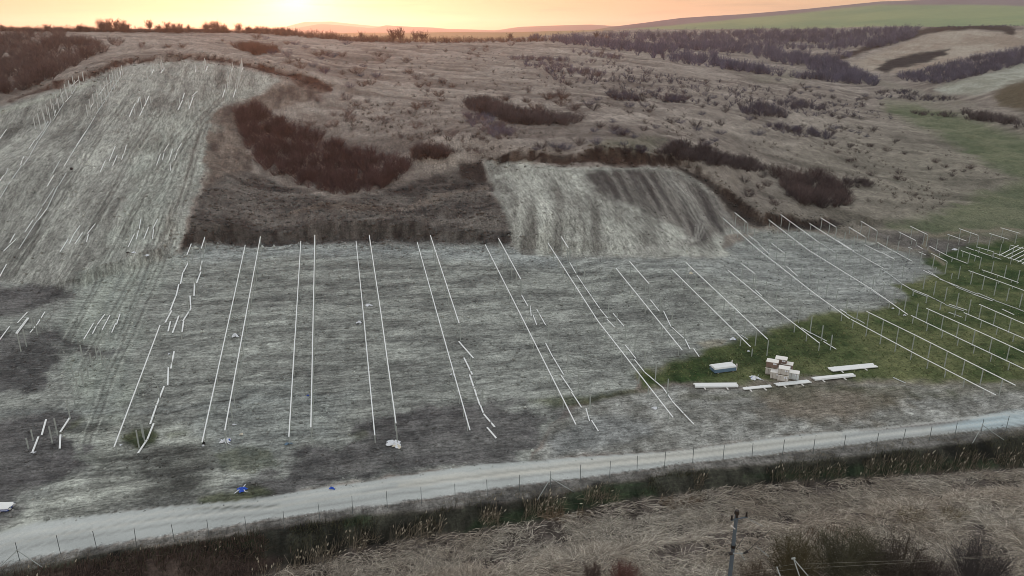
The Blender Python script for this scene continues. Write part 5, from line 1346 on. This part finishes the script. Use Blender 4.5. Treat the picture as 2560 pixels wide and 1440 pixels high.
# ---------------------------------------------------------------- boxes, bundles, litter
def carton(u, v, w, d, h, rz, label, lift=0.0, mat=None, lidmat=None, side=None):
    p = G(u, v)
    root = empty("pallet_box", (p[0], p[1], p[2] + lift), rz)
    V, Fs = multi([boxv(-w / 2, w / 2, y - .06, y + .06, .0, .05) for y in (-d / 2 + .08, 0, d / 2 - .08)] + [boxv(x - .07, x + .07, -d / 2, d / 2, .05, .14) for x in (-w / 2 + .08, 0, w / 2 - .08)])
    link("pallet", me_from("pallet", V, Fs, M_WOOD), root)
    V, Fs = bevel_box(-w / 2, w / 2, -d / 2, d / 2, .142, h - .04, .03); link("carton", me_from("carton", V, Fs, mat or M_CARD), root)
    V, Fs = bevel_box(-w / 2 - .03, w / 2 + .03, -d / 2 - .03, d / 2 + .03, h - .06, h, .02); link("lid", me_from("lid", V, Fs, lidmat or M_LID), root)
    V, Fs = boxv(w * .10, w * .38, -d / 2 - .012, -d / 2 - .004, h * .62, h * .85); link("label_sheet", me_from("label_sheet", V, Fs, M_WHITE), root)
    for s in (-.25, .25):
        V, Fs = boxv(w * s - .015, w * s + .015, -d / 2 - .02, -d / 2 - .002, .142, h - .06); link("strap", me_from("strap", V, Fs, M_CARDB), root)
    return tag(root, label, "box", "boxes stacked on pallets in the meadow")
RZ = -.42
carton(1928, 934, 1.5, 1.15, 1.0, RZ, "pale box at the back left of the group, under another box")
carton(1928, 934, 1.5, 1.15, .95, RZ, "brownish box on top of the back left stack", 1.0, M_CARDB)
carton(1950, 926, 1.5, 1.15, 1.0, RZ, "brown sided box at the back of the group, under a white lid box", 0, M_CARDB)
carton(1950, 926, 1.5, 1.15, .9, RZ, "brown box with a white top, highest at the back of the group", 1.0, M_CARDB)
carton(1966, 930, 1.45, 1.1, 1.35, RZ, "broad brown box behind the low right one", 0, M_CARDB)
carton(1938, 945, 1.3, 1.1, 1.05, RZ, "low white box at the front left of the group")
carton(1957, 951, 1.35, 1.2, .95, RZ, "pale box at the very front, carrying another box")
carton(1957, 951, 1.35, 1.2, .95, RZ, "white lidded box on top of the front stack", .96)
carton(1984, 947, 1.25, 1.1, 1.05, RZ, "low grey box at the right end of the group", 0, M_RAILG)

def bundle(px, nx, nz, label, w=.16, timber=True, hgt=.1, ext=()):
    """stack of rails between two pixel points"""
    A, B = G(*px[0], .1), G(*px[1], .1)
    ln, e = orient(A, B); rz = math.atan2(B[1] - A[1], B[0] - A[0])
    root = empty("rail_bundle", (A[0], A[1], hz(A[0], A[1])), rz)
    dz = (hz(B[0], B[1]) - hz(A[0], A[1])) / ln
    me = me_from("rail", *channel(w, hgt, .015), M_RAIL)
    for j in range(nz):
        for i in range(nx - (j % 2)):
            link("rail", me, root, (RNG.uniform(-.1, .1), (i - (nx - 1 - (j % 2)) / 2) * (w + .012), .22 + j * (hgt + .006)), (0, -math.atan(dz), 0), (ln, 1, 1))
    if timber:
        for f, o in ((.2, .5), (.72, .5)):
            V, Fs = boxv(ln * f - .07, ln * f + .07, -nx * w / 2 - o, nx * w / 2 + o * .6, .0, .11); link("timber", me_from("timber", V, Fs, M_LID), root, (0, 0, dz * ln * f))
    return tag(root, label, "rail bundle", "bundles of rails lying on timbers")
bundle(((1736, 965), (1843, 964)), 6, 2, "wide white rail bundle at the left of the row of bundles", .17)
bundle(((1858, 973), (1927, 966)), 4, 1, "shortest rail bundle, in front of the blue and white litter", .15)
bundle(((1939, 963), (2023, 954)), 5, 1, "rail bundle in front of the boxes", .16)
bundle(((2032, 949), (2134, 939)), 5, 2, "rail bundle right of the boxes", .16)
bundle(((2074, 925), (2187, 914)), 7, 1, "rail bundle farthest to the right and back", .17)
bundle(((-50, 1272), (30, 1270)), 6, 3, "layered white and blue rail bundle at the left edge", .18)
lb_ = [o for o in bpy.data.objects if o.get("label") == "layered white and blue rail bundle at the left edge"][0]
A_, B_ = G(-50, 1272, .1), G(30, 1270, .1); lnb = float(np.linalg.norm(B_ - A_))
for zz in (.235, .345):
    V, Fs = boxv(.05, lnb - .05, -.60, .60, zz - .02, zz + .004); link("blue_film", me_from("blue_film", V, Fs, M_BLUEV), lb_)
# blue wrapped bundle
A, B = G(1783, 934), G(1836, 928)
rz = math.atan2(B[1] - A[1], B[0] - A[0]); ln = float(np.linalg.norm(B - A))
root = empty("blue_bundle", ((A + B) / 2 + np.array([0, .6, 0])), rz)
V, Fs = bevel_box(-ln / 2, ln / 2, -.75, .75, .12, .62, .05); link("blue_wrap", me_from("blue_wrap", V, Fs, M_BLUE), root)
for i in range(7):
    link("rail", me_from("rail", *channel(.19, .1, .015), M_RAIL), root, (-ln / 2 - .12 + .03 * (i % 3), -.66 + i * .22, .73), None, (ln + .1, 1, 1))
for i in range(6):
    link("rail", me_from("rail", *channel(.19, .1, .015), M_RAIL), root, (-ln / 2 - .05 + .04 * (i % 3), -.55 + i * .22, .84), None, (ln, 1, 1))
for x in (-ln * .35, ln * .35):
    V, Fs = boxv(x - .07, x + .07, -.85, .85, 0, .118); link("timber", me_from("timber", V, Fs, M_WOOD), root)
for y in (-.6, .55):
    V, Fs = boxv(ln / 2 + .02, ln / 2 + .16, y - .08, y + .08, 0, 1.05); link("end_stake", me_from("end_stake", V, Fs, M_CARD), root)
tag(root, "blue wrapped bundle topped with white rails in the meadow", "bundle")
# dark soil clods beside it: small offcuts
def crumple(u, v, sx, sy, sz, mats, label, name="plastic_sheet", cat="litter", seed=0, strips=0, smat=None, group="wrapping litter left on the site"):
    rng = np.random.default_rng(seed)
    p = G(u, v)
    root = empty(name, p, rng.uniform(-.6, .6)) if len(mats) > 1 or strips else None
    first = None
    for mi, (m, sc, ox, oy) in enumerate(mats):
        nn = 11
        V = []
        for j in range(nn):
            for i in range(nn):
                x = (i / (nn - 1) - .5) * 2; y = (j / (nn - 1) - .5) * 2
                r = max(abs(x), abs(y)); f = 1 / max(math.hypot(x, y) / max(r, 1e-6), 1e-6) if r > 0 else 1
                a = math.atan2(y, x); edge = .75 + .3 * math.sin(3 * a + seed) + .2 * math.sin(5 * a + 2 * seed) + rng.normal() * .05
                xx = x * f * edge * sx / 2 * sc + ox; yy = y * f * edge * sy / 2 * sc + oy
                hh = (1 - r ** 2) * sz * sc * (.5 + rng.uniform(0, .6)) + rng.uniform(0, .06)
                V.append((xx, yy, hh + .03 + .02 * mi))
        Fs = [(j * nn + i, j * nn + i + 1, (j + 1) * nn + i + 1, (j + 1) * nn + i) for j in range(nn - 1) for i in range(nn - 1)]
        me = me_from("sheet", V, Fs, m)
        if root: link("sheet", me, root)
        else:
            first = link(name, me, None, p, (0, 0, rng.uniform(-.6, .6)))
    for k in range(strips):
        a = rng.uniform(0, 6.28); pts = [(0, 0)]
        for _ in range(5): a += rng.normal() * .6; pts.append((pts[-1][0] + math.cos(a) * sx * .18, pts[-1][1] + math.sin(a) * sx * .18))
        V = []; Fs = []
        for i, (x, y) in enumerate(pts): V += [(x - .03, y - .03, .05 + .1 * math.sin(i)**2), (x + .03, y + .03, .05 + .1 * math.sin(i)**2), (x + .03, y + .03, .07 + .1 * math.sin(i)**2), (x - .03, y - .03, .07 + .1 * math.sin(i)**2)]
        for i in range(len(pts) - 1):
            for c in range(4): Fs.append((i * 4 + c, i * 4 + (c + 1) % 4, (i + 1) * 4 + (c + 1) % 4, (i + 1) * 4 + c))
        link("strap", me_from("strap", V, Fs, smat or M_WHITE), root)
    return tag(root or first, label, cat, group)
crumple(987, 1112, 2.3, 1.5, .45, [(M_WHITE, 1, 0, 0), (M_CREAM, .6, .5, -.2), (M_WHITE, .5, -.7, .2)], "heap of cream and white bags at the end of the third pair", "bag_heap", seed=3)
crumple(565, 1105, 1.3, .9, .4, [(M_WHITE, 1, 0, 0), (M_BLUEV, .5, .3, .2)], "white and blue sheet heap at the foot of the leftmost pair", "sheet_heap", seed=5, strips=2)
crumple(588, 841, 1.1, 1.1, .45, [(M_WHITE, 1, 0, 0), (M_BLACK, .35, .4, .2)], "white wrapping with a black spot inside the leftmost pair", "sheet_heap", seed=8, strips=2)
crumple(605, 1226, 1.1, .9, .35, [(M_BLUEV, 1, 0, 0)], "bright blue wrapping with loose straps near the road", "wrapping", seed=11, strips=4)
crumple(921, 764, 1.2, 1.2, .25, [(M_WHITE, 1, 0, 0)], "flat pale sheet inside the third pair", seed=14)
crumple(898, 807, 1.0, .9, .3, [(M_WHITE, 1, 0, 0), (M_BLACK, .5, .3, 0)], "black and white scraps beside the third pair", "scraps", seed=17)
crumple(1886, 947, 1.5, 1.2, .4, [(M_WHITE, 1, 0, 0), (M_BLUEV, .7, -.1, .1)], "blue and white litter between the bundles and the boxes", "sheet_heap", seed=20, strips=2)
crumple(1832, 849, 1.1, .9, .35, [(M_WHITE, 1, 0, 0), (M_BLUEV, .4, .2, -.2)], "white sheet with blue print at the meadow's upper edge", "sheet_heap", seed=23)
crumple(1638, 1022, 1.0, .6, .25, [(M_WHITE, 1, 0, 0)], "white bag lying on the stony ground", "plastic_bag", seed=26)
crumple(1131, 938, .6, .5, .3, [(M_WHITE, 1, 0, 0)], "pale sack beside the fourth pair", "plastic_bag", seed=29)
crumple(335, 632, 1.6, 1.2, .3, [(M_WHITE, .6, 0, 0), (M_BLACK, .5, -.8, -.5)], "white and black scraps at the foot of the left hill", "scraps", seed=32)
crumple(368, 640, .9, .9, .3, [(M_WHITE, 1, 0, 0)], "small white sack at the foot of the left hill", "plastic_bag", seed=35)
crumple(1727, 685, .7, .7, .35, [(M_CREAM, 1, 0, 0)], "pale round sack between two rails on the right", "plastic_bag", seed=38)
crumple(1871, 879, .5, .4, .2, [(M_WHITE, 1, 0, 0)], "small white scrap under a rail end in the meadow", "scrap", seed=41)
crumple(2232, 772, .6, .5, .2, [(M_WHITE, 1, 0, 0)], "white scrap in the grass above the lowest pair", "scrap", seed=44)
crumple(2261, 789, .6, .5, .2, [(M_WHITE, 1, 0, 0)], "second white scrap in the grass above the lowest pair", "scrap", seed=47)
crumple(585, 1063, .6, .3, .15, [(M_WHITE, 1, 0, 0)], "white scrap right of the leftmost pair's end", "scrap", seed=50)
crumple(604, 1087, .5, .4, .2, [(M_CREAM, 1, 0, 0)], "cream scrap right of the sheet heap", "scrap", seed=53)
crumple(302, 1114, .35, .3, .15, [(M_WHITE, 1, 0, 0)], "white scrap on the small green patch", "scrap", seed=56)
crumple(830, 1222, .8, .4, .2, [(M_BLUEV, 1, 0, 0)], "blue strap scrap beside the road", "scrap", seed=59)
crumple(770, 990, .35, .3, .12, [(M_BLUEV, 1, 0, 0)], "tiny blue scrap inside the second pair", "scrap", seed=62)
crumple(720, 1110, 1.1, .5, .12, [(M_BLUE, 1, 0, 0)], "faint teal film below the second pair", "scrap", seed=65)
crumple(510, 1110, .35, .3, .3, [(M_BLACK, 1, 0, 0)], "black lump under the leftmost pair's end", "scrap", seed=68)
crumple(508, 1116, .3, .2, .2, [(M_WHITE, 1, 0, 0)], "white scrap under the leftmost pair's end", "scrap", seed=69)
crumple(423, 886, .4, .4, .15, [(M_WHITE, 1, 0, 0)], "white scrap beside the chain left of the leftmost pair", "scrap", seed=71)
crumple(84, 1133, .7, .3, .15, [(M_WHITE, 1, 0, 0)], "short white offcut below the rails at the lower left", "offcut", seed=74)
crumple(2387, 625, 1.2, 1.0, .3, [(M_WHITE, 1, 0, 0)], "white sheet on the dark earth left of the frame", seed=77)
# black ball on the left hill
p = G(179, 425); nn = 10; V = []; Fs = []
for j in range(7):
    th = math.pi * j / 6
    for i in range(nn): V.append((.27 * math.sin(th) * math.cos(i * 6.283 / nn), .27 * math.sin(th) * math.sin(i * 6.283 / nn), .26 + .26 * math.cos(th)))
for j in range(6):
    for i in range(nn): Fs.append((j * nn + i, (j + 1) * nn + i, (j + 1) * nn + (i + 1) % nn, j * nn + (i + 1) % nn))
tag(link("black_drum", me_from("black_drum", V, Fs, M_BLACK), None, p), "small black round lump on the left hill", "lump")

# ---------------------------------------------------------------- utility pole and power lines in the right foreground
def tube_me(name, A, B, r0, r1, mat, n=10):
    A = Vector(A); B = Vector(B); d = (B - A).normalized(); s = d.orthogonal().normalized(); t = d.cross(s)
    V = [tuple(A + (s * math.cos(i * 6.283 / n) + t * math.sin(i * 6.283 / n)) * r0) for i in range(n)] + [tuple(B + (s * math.cos(i * 6.283 / n) + t * math.sin(i * 6.283 / n)) * r1) for i in range(n)]
    return me_from(name, V, [(i, (i + 1) % n, n + (i + 1) % n, n + i) for i in range(n)] + [tuple(range(n - 1, -1, -1)), tuple(range(n, 2 * n))], mat)
PT = z_pt(1842, 1284, 10.6)
zg = hz(PT[0], PT[1])
pole = empty("utility_pole", (PT[0], PT[1], zg))
O = np.array([PT[0], PT[1], zg])
DEP = float(np.dot(PT - np.array([0, 0, CZ]), [0, CP_, -SP_]))
def at_depth(u, v, dd=0.0):
    return ray(u, v) * (DEP + dd) + np.array([0, 0, CZ])
def pp(name, A, B, r0, r1, mat, par=None):
    return link(name, tube_me(name, np.array(A) - O, np.array(B) - O, r0, r1, mat), par or pole)
pp("shaft", (O[0], O[1], O[2] - .5), (O[0], O[1], PT[2]), .20, .13, M_CONC)
pp("cap", (O[0], O[1], PT[2]), (O[0], O[1], PT[2] + .28), .21, .15, M_CERAM)
arm = pp("crossarm", at_depth(1827, 1301), at_depth(1869, 1292), .055, .055, M_CONC)
for u, v in ((1829, 1299), (1866, 1291), (1842, 1294)):
    a = at_depth(u, v); pp("insulator", a, a + np.array([0, 0, .38]), .09, .05, M_CERAM)
zc = at_depth(1840, 1386)[2]
pp("clamp", (O[0], O[1], zc - .12), (O[0], O[1], zc + .12), .20, .20, M_CERAM)
pp("crossarm", at_depth(1826, 1384), at_depth(1864, 1383), .05, .05, M_BRACE)
pp("insulator", at_depth(1822, 1384), at_depth(1831, 1383), .13, .13, M_CERAM)
pp("insulator", at_depth(1858, 1384), at_depth(1870, 1378), .07, .10, M_CERAM)
pp("strain_rod", at_depth(1868, 1379), at_depth(1925, 1325, 5), .035, .03, M_CERAM)
pp("strain_rod", at_depth(1841, 1372), at_depth(1861, 1341, 2), .03, .03, M_CERAM)
pp("strain_rod", at_depth(1868, 1296), at_depth(1908, 1316, 1.5), .025, .025, M_BRACE)
pp("strain_rod", at_depth(1827, 1313), at_depth(1838, 1323), .035, .035, M_LID)
pp("strain_rod", at_depth(1845, 1372), at_depth(1862, 1401, -1), .025, .025, M_BRACE)
pp("strain_rod", at_depth(1891, 1366), at_depth(1922, 1391, -1), .02, .03, M_BRACE)
tag(pole, "grey concrete utility pole with insulators in the right foreground", "utility pole")
# leaning pale struts beside it
s0 = at_depth(1984, 1397, -3)
gy = hz(s0[0], s0[1])
st = empty("leaning_tripod", (s0[0], s0[1], gy))
O = np.array([s0[0], s0[1], gy])
def foot(u, v):
    e = at_depth(u, v, -4); d = e - s0; k = (s0[2] - gy + .2) / max(s0[2] - e[2], .05)
    return s0 + d * min(k, 14)
for (u, v) in ((2002, 1450), (2026, 1447)):
    link("leg", tube_me("leg", s0 - O, foot(u, v) - O, .035, .05, M_BRACE), st)
link("cap", tube_me("cap", s0 - O - np.array([.15, 0, 0]), s0 - O + np.array([.12, 0, .05]), .07, .07, M_BRACE), st)
tag(st, "pair of pale steel struts meeting at a point right of the pole", "strut")
s1 = at_depth(1942, 1417, -3); d = at_depth(1952, 1445, -3.6) - s1; k = (s1[2] - hz(s1[0], s1[1])) / abs(d[2])
o = link("strut", tube_me("strut", (0, 0, 0), d * min(k, 12), .045, .06, M_BRACE), None, s1); tag(o, "single pale strut between the pole and the strut pair", "strut")
def wire(pts, label):
    V = []; Fs = []; n = 5; r = .011
    P = []
    for a, b in zip(pts[:-1], pts[1:]):
        for f in np.linspace(0, 1, 9)[:-1]: P.append(np.array(a) * (1 - f) + np.array(b) * f)
    P.append(np.array(pts[-1]))
    for p in P:
        for i in range(n): V.append((p[0], p[1] + r * math.cos(i * 6.283 / n), p[2] + r * math.sin(i * 6.283 / n)))
    for j in range(len(P) - 1):
        for i in range(n): Fs.append((j * n + i, j * n + (i + 1) % n, (j + 1) * n + (i + 1) % n, (j + 1) * n + i))
    tag(link("power_line", me_from("power_line", V, Fs, M_WIRE)), label, "power line", "power lines crossing the right foreground")
wire([at_depth(1848, 1434), at_depth(1980, 1411, -1), at_depth(2240, 1402, -3), at_depth(2640, 1383, -6)], "upper power line running right from the utility pole")
wire([at_depth(1848, 1440), at_depth(1980, 1423, -1), at_depth(2275, 1406, -4), at_depth(2640, 1383, -7)], "lower power line running right from the utility pole")
wire([at_depth(1900, 1350, 4), at_depth(2050, 1325, 4), at_depth(2330, 1306, 3), at_depth(2640, 1290, 2)], "thin power line over the foreground bushes")

# ---------------------------------------------------------------- evening air
V, Fs = boxv(-12000, 12000, -12000, 12000, -8, 230)
hm = bpy.data.materials.new("evening_haze"); hm.use_nodes = True
t = hm.node_tree
for nd in list(t.nodes):
    if nd.type == 'BSDF_PRINCIPLED': t.nodes.remove(nd)
vol = t.nodes.new("ShaderNodeVolumePrincipled"); vol.inputs["Color"].default_value = (.96, .95, .97, 1); vol.inputs["Density"].default_value = HAZE; vol.inputs["Anisotropy"].default_value = .7
t.links.new(vol.outputs[0], t.nodes["Material Output"].inputs["Volume"])
tag(link("haze", me_from("haze", V, Fs, hm)), kind="stuff")
